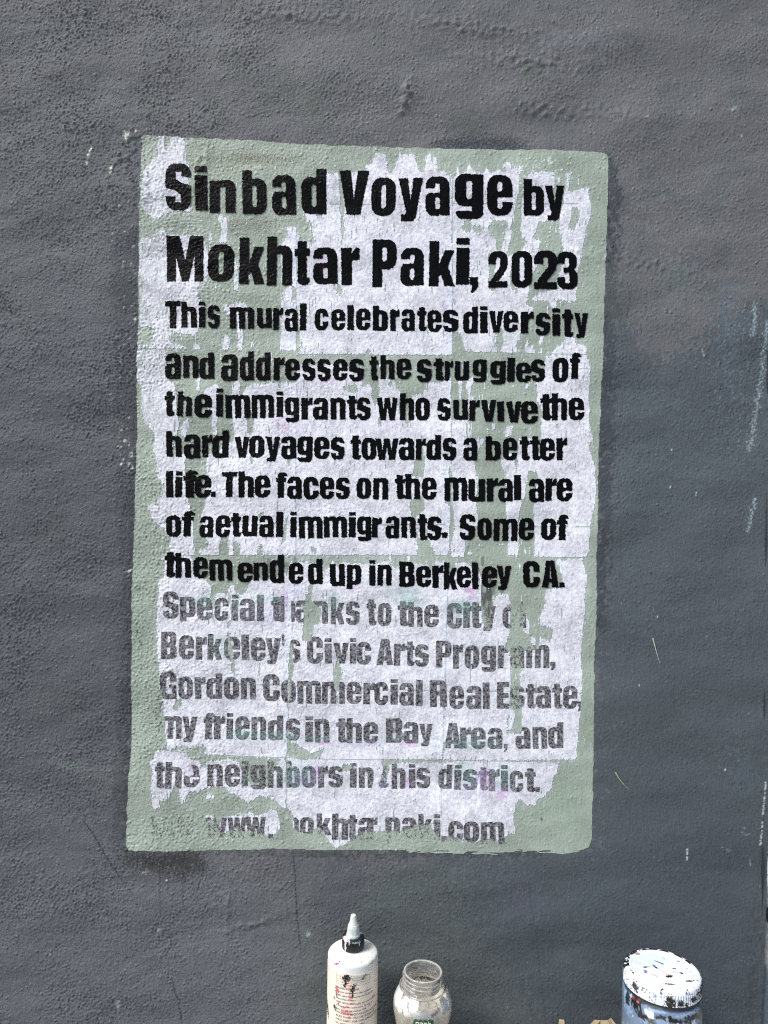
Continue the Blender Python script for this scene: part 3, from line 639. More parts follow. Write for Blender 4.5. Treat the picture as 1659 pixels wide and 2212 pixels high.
# whiter overlaps along seams and torn rims, dark hairline where one sheet laps the next
for k in (0, 1):
    d = P.X - seam_x(k, P.Y)
    al = (0.6 * ((d < -1) & (d > -11 + 3 * fib)) * (P.Y < 1640))[..., None]; PW[:] = PW * (1 - al) + A(236, 234, 246) * al
    m = np.abs(d) < 1.0; PW[m] = PW[m] * 0.72 + A(120, 140, 134) * 0.28
rim = (blur((FPAP > 0).astype(float), 2.5, 1.5) < 0.72) & (FPAP > 0)
PW[rim] = PW[rim] * 0.6 + A(238, 238, 244) * 0.4
# creases in the lower sheets
for reg, pts in (('G', [(860, 820), (920, 900), (990, 980)]), ('H', [(90, 900), (230, 905), (330, 990), (440, 1040), (490, 1030)]), ('H', [(560, 1000), (720, 1080), (740, 1140)]), ('H', [(780, 1070), (900, 1020), (990, 970)]),
                 ('J', [(120, 390), (60, 470), (-20, 560)]), ('J', [(720, 400), (715, 500), (700, 580)]), ('J', [(460, 400), (455, 600)]), ('I', [(1659, 500), (1560, 590)]), ('E', [(1540, 300), (1600, 200), (1640, 150)]),
                 ('G', [(1090, 280), (1100, 500)]), ('H', [(1000, 900), (1100, 850), (1300, 840)])):
    q_ = [rp_(reg, *p) for p in pts]
    for (xa, ya), (xb, yb) in zip(q_[:-1], q_[1:]):
        L2 = (xb - xa) ** 2 + (yb - ya) ** 2
        t = np.clip(((P.X - xa) * (xb - xa) + (P.Y - ya) * (yb - ya)) / L2, 0, 1)
        d = np.hypot(P.X - xa - t * (xb - xa), P.Y - ya - t * (yb - ya)) + .8 * fib
        al = (0.8 * np.clip(2.4 - d, 0, 1))[..., None]; PW[:] = PW * (1 - al) + A(240, 239, 246) * al
SHEETN = 0
for r_ in range(4):
    for c_ in range(3):
        F = FPAP.copy()
        if c_ > 0: F = np.minimum(F, (P.X - seam_x(c_ - 1, P.Y) - 0.1) * .3)
        if c_ < 2: F = np.minimum(F, (seam_x(c_, P.Y) - P.X - 0.1) * .3)
        if r_ > 0: F = np.minimum(F, (P.Y - seam_y(r_ - 1, P.X) - 1.0) * .3)
        if r_ < 3: F = np.minimum(F, (seam_y(r_, P.X) - P.Y) * .3)
        jj = np.where((F > 0).any(1))[0]; ii = np.where((F > 0).any(0))[0]
        if len(jj) < 4: continue
        j0, j1, i0, i1 = max(jj[0] - 2, 0), jj[-1] + 3, max(ii[0] - 2, 0), ii[-1] + 3
        Fs = F[j0:j1, i0:i1]
        sub = Grid(P.xs[i0], P.ys[j0], P.xs[min(i1, P.nx) - 1], P.ys[min(j1, P.ny) - 1], 1.5)
        sub.xs = P.xs[i0:i1]; sub.ys = P.ys[j0:j1]
        px, py, fc = marching(Fs, sub)
        col = np.stack([P.sample(PW[..., k], px, py) for k in range(3)], 1)
        sign_part("paper_sheet", px, py, fc, 0.00062 + 0.00006 * ((r_ + c_) % 2), M_paper, {"Col": col, "rough": G.sample(rough, px, py) * .4 + .1})

# ------------------------------------------------------------------ letter shapes (baseline 0, x-height 80, capitals 100)
def rr(x0, y0, x1, y1, r=0.0):
    cx, cy, hx, hy = (x0 + x1) / 2, (y0 + y1) / 2, (x1 - x0) / 2, (y1 - y0) / 2
    r = min(r, hx, hy)
    def f(x, y):
        qx = np.abs(x - cx) - hx + r; qy = np.abs(y - cy) - hy + r
        return -(np.minimum(np.maximum(qx, qy), 0) + np.hypot(np.maximum(qx, 0), np.maximum(qy, 0)) - r)
    return f
def pg(*v):
    p = np.array(v, float).reshape(-1, 2)
    def f(x, y):
        d = np.full(x.shape, 1e9); ins = np.zeros(x.shape, bool); n = len(p)
        for k in range(n):
            ax, ay = p[k]; bx, by = p[(k + 1) % n]; ex, ey = bx - ax, by - ay
            t = np.clip(((x - ax) * ex + (y - ay) * ey) / (ex * ex + ey * ey), 0, 1)
            d = np.minimum(d, np.hypot(x - ax - t * ex, y - ay - t * ey))
            if ay != by: ins ^= ((y < ay) != (y < by)) & (x < ex * (y - ay) / ey + ax)
        return np.where(ins, d, -d)
    return f
def U(*fs): return lambda x, y: np.maximum.reduce([f(x, y) for f in fs])
def D_(a, *fs): return lambda x, y: np.minimum.reduce([a(x, y)] + [-f(x, y) for f in fs])
CT = lambda: rr(24, 15, 36, 65, 6)
n_arch = U(rr(14, 30, 62, 81, 19), rr(38, 0, 62, 62, 1))
s_cut = (pg(24, 66, 36, 66, 36, 60, 60, 58, 60, 42, 36, 50, 26, 52), pg(32, 14, 20, 14, 20, 22, -4, 23, -4, 39, 20, 31, 31, 28))
S_cut = (pg(25, 83, 40, 83, 40, 73, 68, 70, 68, 52, 42, 58, 26, 66), pg(38, 17, 24, 17, 24, 28, -4, 30, -4, 48, 22, 42, 38, 33))
GL = {
 'o': (60, -1, 81, D_(rr(0, -1, 60, 81, 25), CT())), 'n': (62, 0, 81, D_(U(rr(0, 0, 24, 80, 1), n_arch), rr(24, -40, 38, 65, 6))),
 'm': (93, 0, 81, D_(U(rr(0, 0, 23, 80, 1), rr(12, 30, 58, 81, 17), rr(35, 0, 58, 62, 1), rr(46, 30, 93, 81, 17), rr(70, 0, 93, 62, 1)), rr(23, -40, 35, 65, 5), rr(58, -40, 70, 65, 5))),
 'h': (62, 0, 100, D_(U(rr(0, 0, 24, 100, 1), n_arch), rr(24, -40, 38, 65, 6))),
 'u': (62, -1, 80, D_(U(rr(38, 0, 62, 80, 1), rr(0, 18, 24, 80, 1), rr(0, -1, 48, 52, 19)), rr(24, 16, 38, 120, 6))),
 'r': (42, 0, 81, U(rr(0, 0, 24, 80, 1), pg(18, 48, 28, 54, 42, 55, 42, 81, 34, 81, 22, 66))),
 'i': (24, 0, 100, U(rr(0, 0, 24, 79, 1), rr(0, 86, 24, 100, 1))), 'l': (24, 0, 100, rr(0, 0, 24, 100, 1)), '1': (24, 0, 80, rr(0, 0, 24, 80, 1)),
 't': (40, -1, 96, U(rr(8, 6, 32, 96, 2), rr(0, 63, 40, 80, 1), D_(rr(8, -1, 40, 30, 12), rr(31, 16, 60, 60, 3)))),
 'f': (40, 0, 101, U(rr(7, 0, 31, 86, 1), rr(0, 63, 38, 79, 1), D_(rr(7, 60, 42, 101, 14), rr(30, 50, 60, 85, 4)))),
 'a': (60, -1, 81, D_(U(rr(36, 0, 60, 60, 1), rr(1, 40, 60, 81, 21), rr(0, -1, 46, 50, 19), rr(24, 20, 46, 56, 1)), rr(24, 47, 36, 67, 5), rr(-4, 47, 25, 57, 0), rr(24, 13, 36, 37, 5))),
 'e': (60, -1, 81, D_(rr(0, -1, 60, 81, 25), rr(24, 47, 36, 67, 6), rr(24, 13, 36, 36, 6), rr(30, 27, 66, 36, 0))),
 'c': (60, -1, 81, D_(rr(0, -1, 60, 81, 25), CT(), rr(30, 32, 66, 50, 0))),
 's': (56, -1, 81, D_(rr(0, -1, 56, 81, 22), *s_cut)),
 'g': (60, -20, 81, U(D_(U(rr(0, 8, 48, 81, 21), rr(36, -4, 60, 80, 1)), rr(24, 24, 36, 65, 6)), D_(rr(2, -20, 60, 30, 15), rr(-6, -2, 36, 60, 0)), rr(22, -8, 42, -3, 0))),
 'd': (60, -1, 100, D_(U(rr(0, -1, 48, 81, 21), rr(36, 0, 60, 100, 1)), CT())), 'b': (60, -1, 100, D_(U(rr(12, -1, 60, 81, 21), rr(0, 0, 24, 100, 1)), CT())),
 'p': (60, -18, 81, D_(U(rr(12, -1, 60, 81, 21), rr(0, -18, 24, 80, 1)), CT())),
 'k': (64, 0, 100, U(rr(0, 0, 24, 100, 1), pg(20, 34, 38, 80, 62, 80, 47, 44, 64, 0, 39, 0, 30, 26, 20, 18))),
 'v': (61, 0, 80, pg(0, 80, 24, 80, 31, 28, 38, 80, 61, 80, 44, 0, 17, 0)),
 'w': (94, 0, 80, pg(0, 80, 23, 80, 29, 32, 36, 80, 58, 80, 65, 32, 72, 80, 94, 80, 80, 0, 56, 0, 47, 46, 38, 0, 14, 0)),
 'y': (62, -18, 80, pg(0, 80, 24, 80, 31, 28, 38, 80, 62, 80, 45, -8, 38, -18, 8, -18, 8, -3, 17, -3, 20, 4)),
 'S': (64, -1, 101, D_(rr(0, -1, 64, 101, 25), *S_cut)), 'V': (66, 0, 100, pg(0, 100, 25, 100, 33, 34, 41, 100, 66, 100, 48, 0, 18, 0)),
 'M': (86, 0, 100, pg(0, 0, 0, 100, 31, 100, 43, 46, 55, 100, 86, 100, 86, 0, 65, 0, 65, 58, 51, 0, 35, 0, 21, 58, 21, 0)),
 'P': (62, 0, 100, D_(U(rr(0, 0, 25, 100, 1), rr(2, 38, 62, 100, 21), rr(0, 40, 30, 100, 1)), rr(25, 54, 37, 84, 5))),
 'T': (60, 0, 100, U(rr(0, 82, 60, 100, 1), rr(18, 0, 43, 100, 1))),
 'B': (64, 0, 100, D_(U(rr(0, 0, 30, 100, 1), rr(4, 46, 62, 100, 18), rr(4, 0, 64, 54, 18)), rr(25, 60, 37, 84, 5), rr(25, 16, 38, 43, 5))),
 'C': (64, -1, 101, D_(rr(0, -1, 64, 101, 25), rr(25, 17, 39, 83, 6), rr(32, 40, 70, 60, 0))),
 'A': (66, 0, 100, D_(pg(0, 0, 17, 100, 49, 100, 66, 0, 41, 0, 39, 18, 27, 18, 25, 0), pg(28.5, 34, 37.5, 34, 33, 80))),
 'G': (64, -1, 101, U(D_(rr(0, -1, 64, 101, 25), rr(25, 17, 39, 83, 6), rr(32, 52, 70, 64, 0), rr(38, 17, 46, 40, 0)), rr(36, 40, 64, 52, 0), rr(46, 0, 64, 50, 0))),
 'R': (64, 0, 100, D_(U(rr(0, 0, 25, 100, 1), rr(2, 44, 62, 100, 19), rr(0, 44, 30, 100, 1), rr(38, 0, 63, 56, 2)), rr(25, 58, 37, 84, 5), rr(25, -9, 38, 43, 3))),
 'E': (48, 0, 100, U(rr(0, 0, 25, 100, 1), rr(0, 82, 48, 100, 1), rr(0, 41, 45, 58, 1), rr(0, 0, 48, 18, 1))),
 '2': (58, 0, 101, U(D_(rr(0, 46, 58, 101, 24), rr(23, 30, 35, 84, 5), rr(-4, 30, 24, 66, 0)), pg(33, 56, 58, 66, 54, 50, 30, 18, 0, 18, 0, 10), rr(0, 0, 57, 18, 1))),
 '0': (60, -1, 101, D_(rr(0, -1, 60, 101, 25), rr(23, 16, 37, 84, 7))),
 '3': (60, -1, 101, U(D_(U(rr(0, 48, 58, 101, 23), rr(0, -1, 60, 56, 23)), rr(23, 58, 35, 84, 5), rr(23, 15, 36, 44, 5), rr(-4, 32, 24, 68, 0)), rr(18, 44, 40, 58, 0))),
 '.': (24, 0, 20, rr(0, 0, 24, 20, 2)), ',': (24, -20, 20, U(rr(0, 0, 24, 20, 1), pg(9, 2, 24, 2, 24, -6, 10, -20, 2, -20))), "'": (18, 66, 100, pg(0, 100, 18, 100, 14, 66, 4, 66)),
}
LINES = [
 ('A', "S 255 420 272 580|i 445 525 290 580|n 540 710 380 595|b 755 912 320 605|a 948 1102 352 610|d 1140 1302 310 602|V 1385 1580 318 605", 'B', "o 20 180 365 615|y 195 355 370 650|a 372 530 365 615|g 565 750 345 635|e 775 942 350 612|b 1015 1147 378 612|y 1155 1280 420 645"),
 ('A', "M 260 500 745 1045|o 530 700 800 1045|k 735 900 755 1060|h 915 1080 750 1070|t 1095 1195 785 1065|a 1215 1375 825 1060|r 1400 1520 825 1065", 'B', "P 28 185 770 1080|a 210 362 825 1072|k 398 565 780 1075|i 575 660 758 1065|, 663 716 1015 1115|2 785 910 845 1085|0 935 1068 845 1085|2 1080 1232 845 1095|3 1232 1366 850 1095"),
 ('C', "T 248 350 60 235|h 355 455 65 232|i 470 512 65 230|s 528 605 88 235|m 672 830 100 238|u 850 945 105 235|r 955 1020 105 245|a 1030 1115 110 255|l 1130 1172 75 250|c 1228 1315 112 250|e 1335 1425 115 252|l 1440 1482 88 250|e 1497 1590 110 250", 'D', "b 30 127 90 255|r 143 205 115 255|a 217 303 115 255|t 320 380 100 255|e 386 477 120 260|s 488 588 118 260|d 620 715 98 270|i 730 778 95 268|v 790 882 125 265|e 883 977 125 262|r 995 1080 130 270|s 1092 1185 138 285|i 1200 1252 110 285|t 1265 1337 115 295|y 1345 1437 138 298"),
 ('C', "a 250 352 402 568|n 368 467 415 560|d 473 570 395 568|a 616 724 408 582|d 738 830 388 580|d 845 938 395 580|r 960 1028 430 578|e 1035 1130 437 578|s 1148 1230 438 580|s 1245 1330 438 582|e 1348 1440 440 580|s 1452 1547 440 584", 'D', "t 8 66 422 578|h 80 170 415 570|e 185 280 435 572|s 318 413 440 590|t 428 495 435 578|r 500 555 450 578|u 565 657 452 578|g 683 773 440 588|g 798 897 450 602|l 908 957 430 585|e 966 1063 460 590|s 1065 1153 440 586|o 1203 1304 432 590|f 1313 1383 400 568"),
 ('C', "t 247 313 650 812|h 332 427 652 812|e 443 557 670 822|i 585 628 632 812|m 645 805 672 822|m 815 960 672 822|i 978 1020 650 816|g 1033 1124 688 850|r 1140 1212 690 832|a 1216 1312 692 834|n 1330 1427 692 832|t 1438 1502 678 832|s 1503 1590 690 836", 'D', "w 58 192 690 836|h 207 300 662 836|o 308 402 690 838|s 453 537 693 840|u 555 650 703 837|r 660 727 706 840|v 735 837 706 846|1 842 886 715 845|v 900 1002 715 852|e 998 1107 713 860|t 1123 1197 668 837|h 1198 1297 662 837|e 1308 1410 690 837"),
 ('C', "h 258 356 908 1076|a 373 477 930 1087|r 490 557 935 1079|d 556 663 903 1083|v 703 800 945 1081|o 798 897 938 1082|y 905 1002 945 1106|a 1008 1105 943 1090|g 1113 1212 943 1110|e 1223 1322 946 1090|s 1333 1420 948 1094|t 1460 1527 938 1094|o 1533 1628 953 1097", 'D', "w 46 197 957 1096|a 200 300 953 1098|r 310 374 958 1096|d 380 474 935 1097|s 486 574 953 1100|a 620 710 956 1101|b 766 864 943 1100|e 878 972 953 1100|t 988 1052 943 1099|t 1058 1122 943 1099|e 1120 1217 956 1102|r 1228 1299 953 1097"),
 ('E', "l 258 304 92 263|i 318 363 95 262|f 370 460 86 264|e 445 552 118 264|. 549 580 228 259|T 620 720 97 260|h 730 830 93 263|e 836 937 120 264|f 973 1043 100 266|a 1048 1142 128 274|c 1153 1252 130 277|e 1260 1354 130 274|s 1366 1454 133 274|o 1501 1594 136 273", 'F', "n 33 130 136 276|t 173 240 118 272|h 243 337 110 274|e 350 445 133 277|m 497 645 134 286|u 653 762 143 291|r 773 847 138 289|a 848 942 143 292|l 950 996 117 280|a 1047 1147 143 294|r 1156 1230 138 284|e 1230 1333 138 287"),
 ('E', "o 256 354 380 520|f 358 437 353 517|a 476 565 386 524|e 581 677 380 522|t 681 745 365 520|u 755 852 383 517|a 863 957 383 522|l 975 1019 357 520|i 1067 1106 357 522|m 1123 1277 388 530|m 1286 1437 388 524|i 1449 1494 359 522|g 1503 1595 388 547", 'F', "r 24 88 393 524|a 113 202 388 532|n 216 310 390 527|t 323 384 373 542|s 386 477 388 542|. 481 517 491 527|S 598 697 373 542|o 713 805 400 542|m 818 974 403 547|e 983 1084 398 542|o 1130 1227 400 540|f 1233 1304 376 542"),
 ('E', "t 246 317 620 784|h 317 417 627 787|e 433 527 653 792|m 538 687 668 807|e 723 822 688 817|n 828 920 688 807|d 933 1027 638 822|e 1058 1152 688 827|d 1183 1277 663 830|u 1326 1422 698 842|p 1436 1530 703 860", 'F', "i 6 46 673 837|n 60 152 703 837|B 203 302 683 847|e 313 410 710 847|r 418 490 706 852|k 493 582 688 862|e 578 670 713 850|l 678 717 688 860|e 743 840 713 850|y 838 932 710 867|C 1010 1117 678 850|A 1133 1240 676 850|. 1246 1280 818 850"),
 ('G', "S 270 370 48 224|p 380 480 82 242|e 490 592 88 234|c 606 694 90 237|i 716 760 70 237|a 770 867 96 240|l 883 927 70 240|t 976 1042 83 242|h 1035 1132 76 246|a 1135 1222 106 250|n 1250 1345 110 258|k 1365 1455 86 262|s 1463 1552 113 266", 'H', "t -10 52 100 270|o 63 150 123 275|t 193 262 113 274|h 262 354 116 277|e 366 460 133 280|C 515 610 122 288|i 620 662 118 284|t 666 737 116 287|y 743 830 143 304|o 878 967 148 288|f 975 1045 110 286"),
 ('G', "B 258 360 310 487|e 376 474 333 487|r 486 557 343 490|k 563 657 323 490|e 670 772 343 492|l 783 830 328 494|e 843 937 348 500|y 938 1037 353 522|' 1043 1070 330 400|s 1086 1164 363 512|C 1210 1312 343 517|i 1326 1370 353 517|v 1383 1482 383 517|i 1490 1530 353 517|c 1533 1627 378 524", 'H', "A 56 162 360 527|r 168 240 388 530|t 243 302 376 532|s 306 394 393 537|P 443 542 370 542|r 553 617 393 550|o 630 724 400 552|g 738 834 403 572|r 848 912 400 550|a 928 1017 403 547|m 1033 1182 398 547|, 1188 1222 508 562"),
 ('G', "G 248 357 568 750|o 370 462 603 750|r 476 547 606 750|d 553 654 583 750|o 666 764 608 754|n 778 874 610 754|C 923 1030 588 764|o 1043 1137 623 772|m 1148 1300 630 777|m 1308 1457 636 780|e 1468 1564 638 780|r 1578 1652 643 782", 'H', "c 40 130 638 787|i 146 192 620 784|a 203 297 643 792|l 310 354 623 794|R 403 514 626 802|e 530 624 663 814|a 640 737 663 814|l 748 792 643 814|E 840 920 640 812|s 926 1020 666 812|t 1028 1092 653 812|a 1096 1192 666 812|t 1203 1264 650 812|e 1270 1364 663 812|, 1366 1394 765 828"),
 ('G', "m 246 390 863 1007|y 393 492 866 1027|f 533 602 843 1012|r 600 674 863 1012|i 683 724 846 1012|e 740 832 866 1014|n 846 940 868 1017|d 953 1052 858 1020|s 1070 1162 878 1022|i 1198 1247 863 1032|n 1260 1354 878 1034|t 1400 1472 876 1034|h 1468 1567 873 1037|e 1578 1674 900 1040", 'H', "B 116 224 876 1037|a 230 327 903 1042|y 333 420 913 1057|A 498 602 908 1067|r 598 670 933 1067|e 670 764 933 1072|a 778 874 938 1072|, 883 907 1040 1092|a 960 1057 933 1072|n 1073 1167 933 1072|d 1176 1274 903 1072"),
 ('I', "t 220 284 248 414|h 288 394 246 417|e 406 504 268 410|n 558 657 266 407|e 673 770 266 410|i 783 824 240 407|g 840 937 268 427|h 953 1050 243 414|b 1076 1162 243 414|o 1176 1267 273 414|r 1283 1347 276 414|s 1350 1442 276 414|i 1490 1532 256 417|n 1548 1642 283 417", 'J', "t 58 132 268 414|h 153 242 260 422|i 266 307 263 420|s 316 404 288 422|d 460 547 266 427|i 563 607 268 432|s 620 712 296 432|t 720 782 283 432|r 786 857 293 437|i 866 910 266 437|c 923 1010 303 442|t 1023 1092 288 442|. 1090 1120 412 444"),
 ('I', "w 545 685 612 745|w 690 812 612 745|w 808 940 610 745|. 955 987 718 747|m 1040 1155 612 722|o 1163 1252 608 727|k 1273 1367 583 722|h 1373 1477 583 752|t 1475 1537 593 752|a 1543 1642 613 757", 'J', "r 0 58 612 752|p 113 207 610 775|a 220 312 612 752|k 328 417 588 752|i 428 468 588 755|. 478 514 733 767|c 523 617 630 770|o 623 722 633 772|m 736 887 638 787"),
]
rl = random.Random(4)
def letter_field(spec):
    bx = []
    for reg, s in zip(spec[::2], spec[1::2]):
        for t in s.split('|'):
            ch, a, b_, c, d = t.split(' ')
            (xa, ya), (xb, yb) = rp_(reg, float(a), float(c)), rp_(reg, float(b_), float(d))
            bx.append((ch, xa, xb, ya, yb))
    x0 = min(b[1] for b in bx) - 6; x1 = max(b[2] for b in bx) + 6; y0 = min(b[3] for b in bx) - 6; y1 = max(b[4] for b in bx) + 6
    g = Grid(x0, y0, x1, y1, 1.0)
    F = np.full(g.shape, -50.0)
    for ch, xa, xb, ya, yb in bx:
        gw, lo, hi, fn = GL[ch]
        i0, i1 = int(xa - x0) - 4, int(xb - x0) + 6; j0, j1 = int(ya - y0) - 4, int(yb - y0) + 6
        i0 = max(i0, 0); j0 = max(j0, 0)
        Xl = g.X[j0:j1, i0:i1]; Yl = g.Y[j0:j1, i0:i1]
        sx = gw / (xb - xa); sy = (hi - lo) / (yb - ya)
        sh = rl.uniform(-.025, .025)
        gx = (Xl - xa + sh * (Yl - (ya + yb) / 2)) * sx; gy = hi - (Yl - ya) * sy
        F[j0:j1, i0:i1] = np.maximum(F[j0:j1, i0:i1], fn(gx, gy) / ((sx + sy) / 2))
    return g, F
HIDE = (('G', '1062 40 1108 40 1102 560 1062 560'), ('I', '395 260 450 250 470 330 440 345 405 330'), ('J', '60 262 100 262 90 350 50 420 20 420'))
for k, spec in enumerate(LINES):
    g, F = letter_field(spec)
    n1 = band(g.shape, 1.0, 5, 18, 100 + k); n2 = band(g.shape, 1.0, 2.5, 6, 200 + k)
    if k < 9:
        F = F + 0.12 + 0.42 * n1 + 0.3 * n2
        px, py, fc = marching(F, g)
        o = sign_part("painted_text", px, py, fc, 0.00098, M_black, {"rough": G.sample(rough, px, py) * .45 + .1})
    else:
        onp = P.sample(FPAP, g.X, g.Y) * 8
        # flecks of print left where the paper came off
        left = np.minimum(F + .3, (n1 * .7 + n2 * .7 - 1.1) * 2)
        lm = np.zeros(g.shape)
        for reg, x0_, y0_, x1_, y1_ in (('H', 740, 130, 1040, 310), ('H', 900, 390, 1060, 560), ('I', 520, 600, 1060, 760), ('J', 0, 640, 520, 770), ('I', 780, 240, 1060, 420), ('I', 1280, 650, 1660, 760), ('H', 930, 660, 1020, 820), ('J', 500, 730, 900, 790), ('J', 0, 260, 140, 420)):
            (xa, ya), (xb, yb) = rp_(reg, x0_, y0_), rp_(reg, x1_, y1_)
            lm = np.maximum(lm, ((g.X > xa) & (g.X < xb) & (g.Y > ya) & (g.Y < yb)) * 1.0)
        keep = np.zeros(g.shape)
        for reg, x0_, y0_, x1_, y1_, kk in (('I', 780, 230, 1075, 430, 4.5), ('I', 530, 600, 1060, 745, 0.9), ('H', 920, 400, 1050, 560, 2.5), ('H', 740, 130, 840, 310, 2.0), ('H', 925, 660, 1020, 815, 2.5), ('J', 0, 640, 520, 770, -0.5), ('I', 1240, 650, 1660, 760, -0.5)):
            (xa, ya), (xb, yb) = rp_(reg, x0_, y0_), rp_(reg, x1_, y1_)
            keep = np.maximum(keep, ((g.X > xa) & (g.X < xb) & (g.Y > ya) & (g.Y < yb)) * kk)
        left = np.where(lm > 0, np.maximum(left, np.minimum(F + .3, onp + .6 + keep + 2.2 * n2 + 1.2 * n1)), -1.0)
        hide = np.zeros(g.shape)                       # print covered by the lapping strip of the next sheet
        for reg_, hp in HIDE: fill_poly(g, poly(reg_, hp), hide, 1.0)
        F = np.maximum(np.minimum(F + 0.2 + 0.25 * n2, onp), left)
        F = np.where(hide > 0, -1.0, F)
        px, py, fc = marching(F, g)
        c = np.tile(A(46, 42, 44), (len(px), 1))
        off_p = np.clip(-P.sample(FPAP, px, py) * 4, 0, 1)[:, None]
        for t, cx, cy, rx, ry, s in STAIN:
            if s <= 0: continue
            d = (np.exp(-(((px - cx) / rx) ** 2 + ((py - cy) / ry) ** 2)) * s)[:, None] * .62
            tc = A(78, 150, 132) if t == 't' else A(150, 96, 150) if t == 'm' else A(140, 126, 170)
            c = c * (1 - d) + tc * d
        c = c * (1 - off_p) + A(34, 32, 31) * off_p
        o = sign_part("printed_text", px, py, fc, 0.00080, M_ink, {"Col": c, "rough": G.sample(rough, px, py) * .6 + .1})

# ------------------------------------------------------------------ ground
m, nt, b = new_mat("concrete_pavement")
geo = N(nt, "ShaderNodeNewGeometry")
n1 = noise(nt, geo.outputs['Position'], 14, 6, 0.6); n2 = noise(nt, geo.outputs['Position'], 260, 3, 0.6)
r = ramp(nt, math_n(nt, 'ADD', math_n(nt, 'MULTIPLY', n1.outputs[0], .6), math_n(nt, 'MULTIPLY', n2.outputs[0], .4)), [(0.3, (.22, .21, .20)), (0.7, (.40, .39, .37))])
nt.links.new(r.outputs[0], b.inputs['Base Color']); b.inputs['Roughness'].default_value = .85
bp = N(nt, "ShaderNodeBump"); bp.inputs['Strength'].default_value = .4; bp.inputs['Distance'].default_value = .002
nt.links.new(n2.outputs[0], bp.inputs['Height']); nt.links.new(bp.outputs[0], b.inputs['Normal'])
gnd = mesh_from("pavement", [(-120, -240, 0), (120, -240, 0), (120, 0.3, 0), (-120, 0.3, 0)], [np.array([[0, 1, 2, 3]])], m)
tag(gnd, kind="structure")

# ------------------------------------------------------------------ round things: lathe with paintable skin
def lathe(name, prof, mat, parent, seg=160, dens=0.0012, ridge=None, paint=None, extra=None):
    """prof: (r,z) from the top down; paint(theta, z, r, rng fields)->colour"""
    pr = [prof[0]]
    for (ra, za), (rb, zb) in zip(prof[:-1], prof[1:]):
        n = max(1, int(math.hypot(rb - ra, zb - za) / dens))
        pr += [(ra + (rb - ra) * t / n, za + (zb - za) * t / n) for t in range(1, n + 1)]
    pr = np.array(pr); n = len(pr)
    th = np.linspace(0, 2 * math.pi, seg, endpoint=False)
    R = np.repeat(pr[:, :1], seg, 1); Z = np.repeat(pr[:, 1:], seg, 1); T = np.repeat(th[None, :], n, 0)
    if ridge: R = R + ridge(T, R, Z)
    co = np.stack([R * np.sin(T), -R * np.cos(T), Z], -1).reshape(-1, 3)
    i, j = np.meshgrid(np.arange(n - 1), np.arange(seg), indexing='ij')
    j2 = (j + 1) % seg
    f = np.stack([i * seg + j, (i + 1) * seg + j, (i + 1) * seg + j2, i * seg + j2], -1).reshape(-1, 4)
    at = {}
    if paint: at["Col"] = paint(T, Z, R, (n, seg)).reshape(-1, 3)
    if extra: at["film"] = extra(T, Z, R, (n, seg)).ravel()
    return mesh_from(name, co, [f], mat, parent, at)
def smooth_prof(pts, k=6):
    """Catmull-Rom through profile points"""
    p = [np.array(q, float) for q in pts]; p = [2 * p[0] - p[1]] + p + [2 * p[-1] - p[-2]]
    out = []
    for a, b_, c, d in zip(p[:-3], p[1:-2], p[2:-1], p[3:]):
        for t in np.linspace(0, 1, k, endpoint=False):
            out.append(.5 * ((2 * b_) + (-a + c) * t + (2 * a - 5 * b_ + 4 * c - d) * t * t + (-a + 3 * b_ - 3 * c + d) * t ** 3))
    out.append(p[-2]); return [tuple(q) for q in out]
def vc_mat(name, rough, spec=.5, sss=0.0, bump=0.0, coat_=0.0):
    m, nt, b = new_mat(name)
    at = N(nt, "ShaderNodeAttribute", attribute_name="Col")
    tc = N(nt, "ShaderNodeTexCoord"); n = noise(nt, tc.outputs['Object'], 500, 4, .6)
    r = ramp(nt, n.outputs[0], [(.3, .92), (.7, 1.05)])
    nt.links.new(mix(nt, at.outputs['Color'], r.outputs[0], 1.0, 'MULTIPLY'), b.inputs['Base Color'])
    b.inputs['Roughness'].default_value = rough; b.inputs['Specular IOR Level'].default_value = spec
    if sss: b.inputs['Subsurface Weight'].default_value = sss; b.inputs['Subsurface Radius'].default_value = (.01, .01, .009)
    if coat_: b.inputs['Coat Weight'].default_value = coat_
    if bump:
        n2 = noise(nt, tc.outputs['Object'], 260, 4, .6)
        bp = N(nt, "ShaderNodeBump"); bp.inputs['Strength'].default_value = bump; bp.inputs['Distance'].default_value = .0012
        nt.links.new(n2.outputs[0], bp.inputs['Height']); nt.links.new(bp.outputs[0], b.inputs['Normal'])
    return m
def splat(c, T, Z, th0, z0, w, h, ang, col, nz, al=1.0, rad=.03):
    """blob of paint centred at angle th0 (deg), height z0; w,h in metres"""
    u = ((T - math.radians(th0) + math.pi) % (2 * math.pi) - math.pi) * rad; v = Z - z0
    ca, sa = math.cos(ang), math.sin(ang)
    d = np.sqrt(((u * ca + v * sa) / w) ** 2 + ((-u * sa + v * ca) / h) ** 2)
    a = sstep(1.15, .85, d + .28 * nz)[..., None] * al
    return c * (1 - a) + np.asarray(col) * a

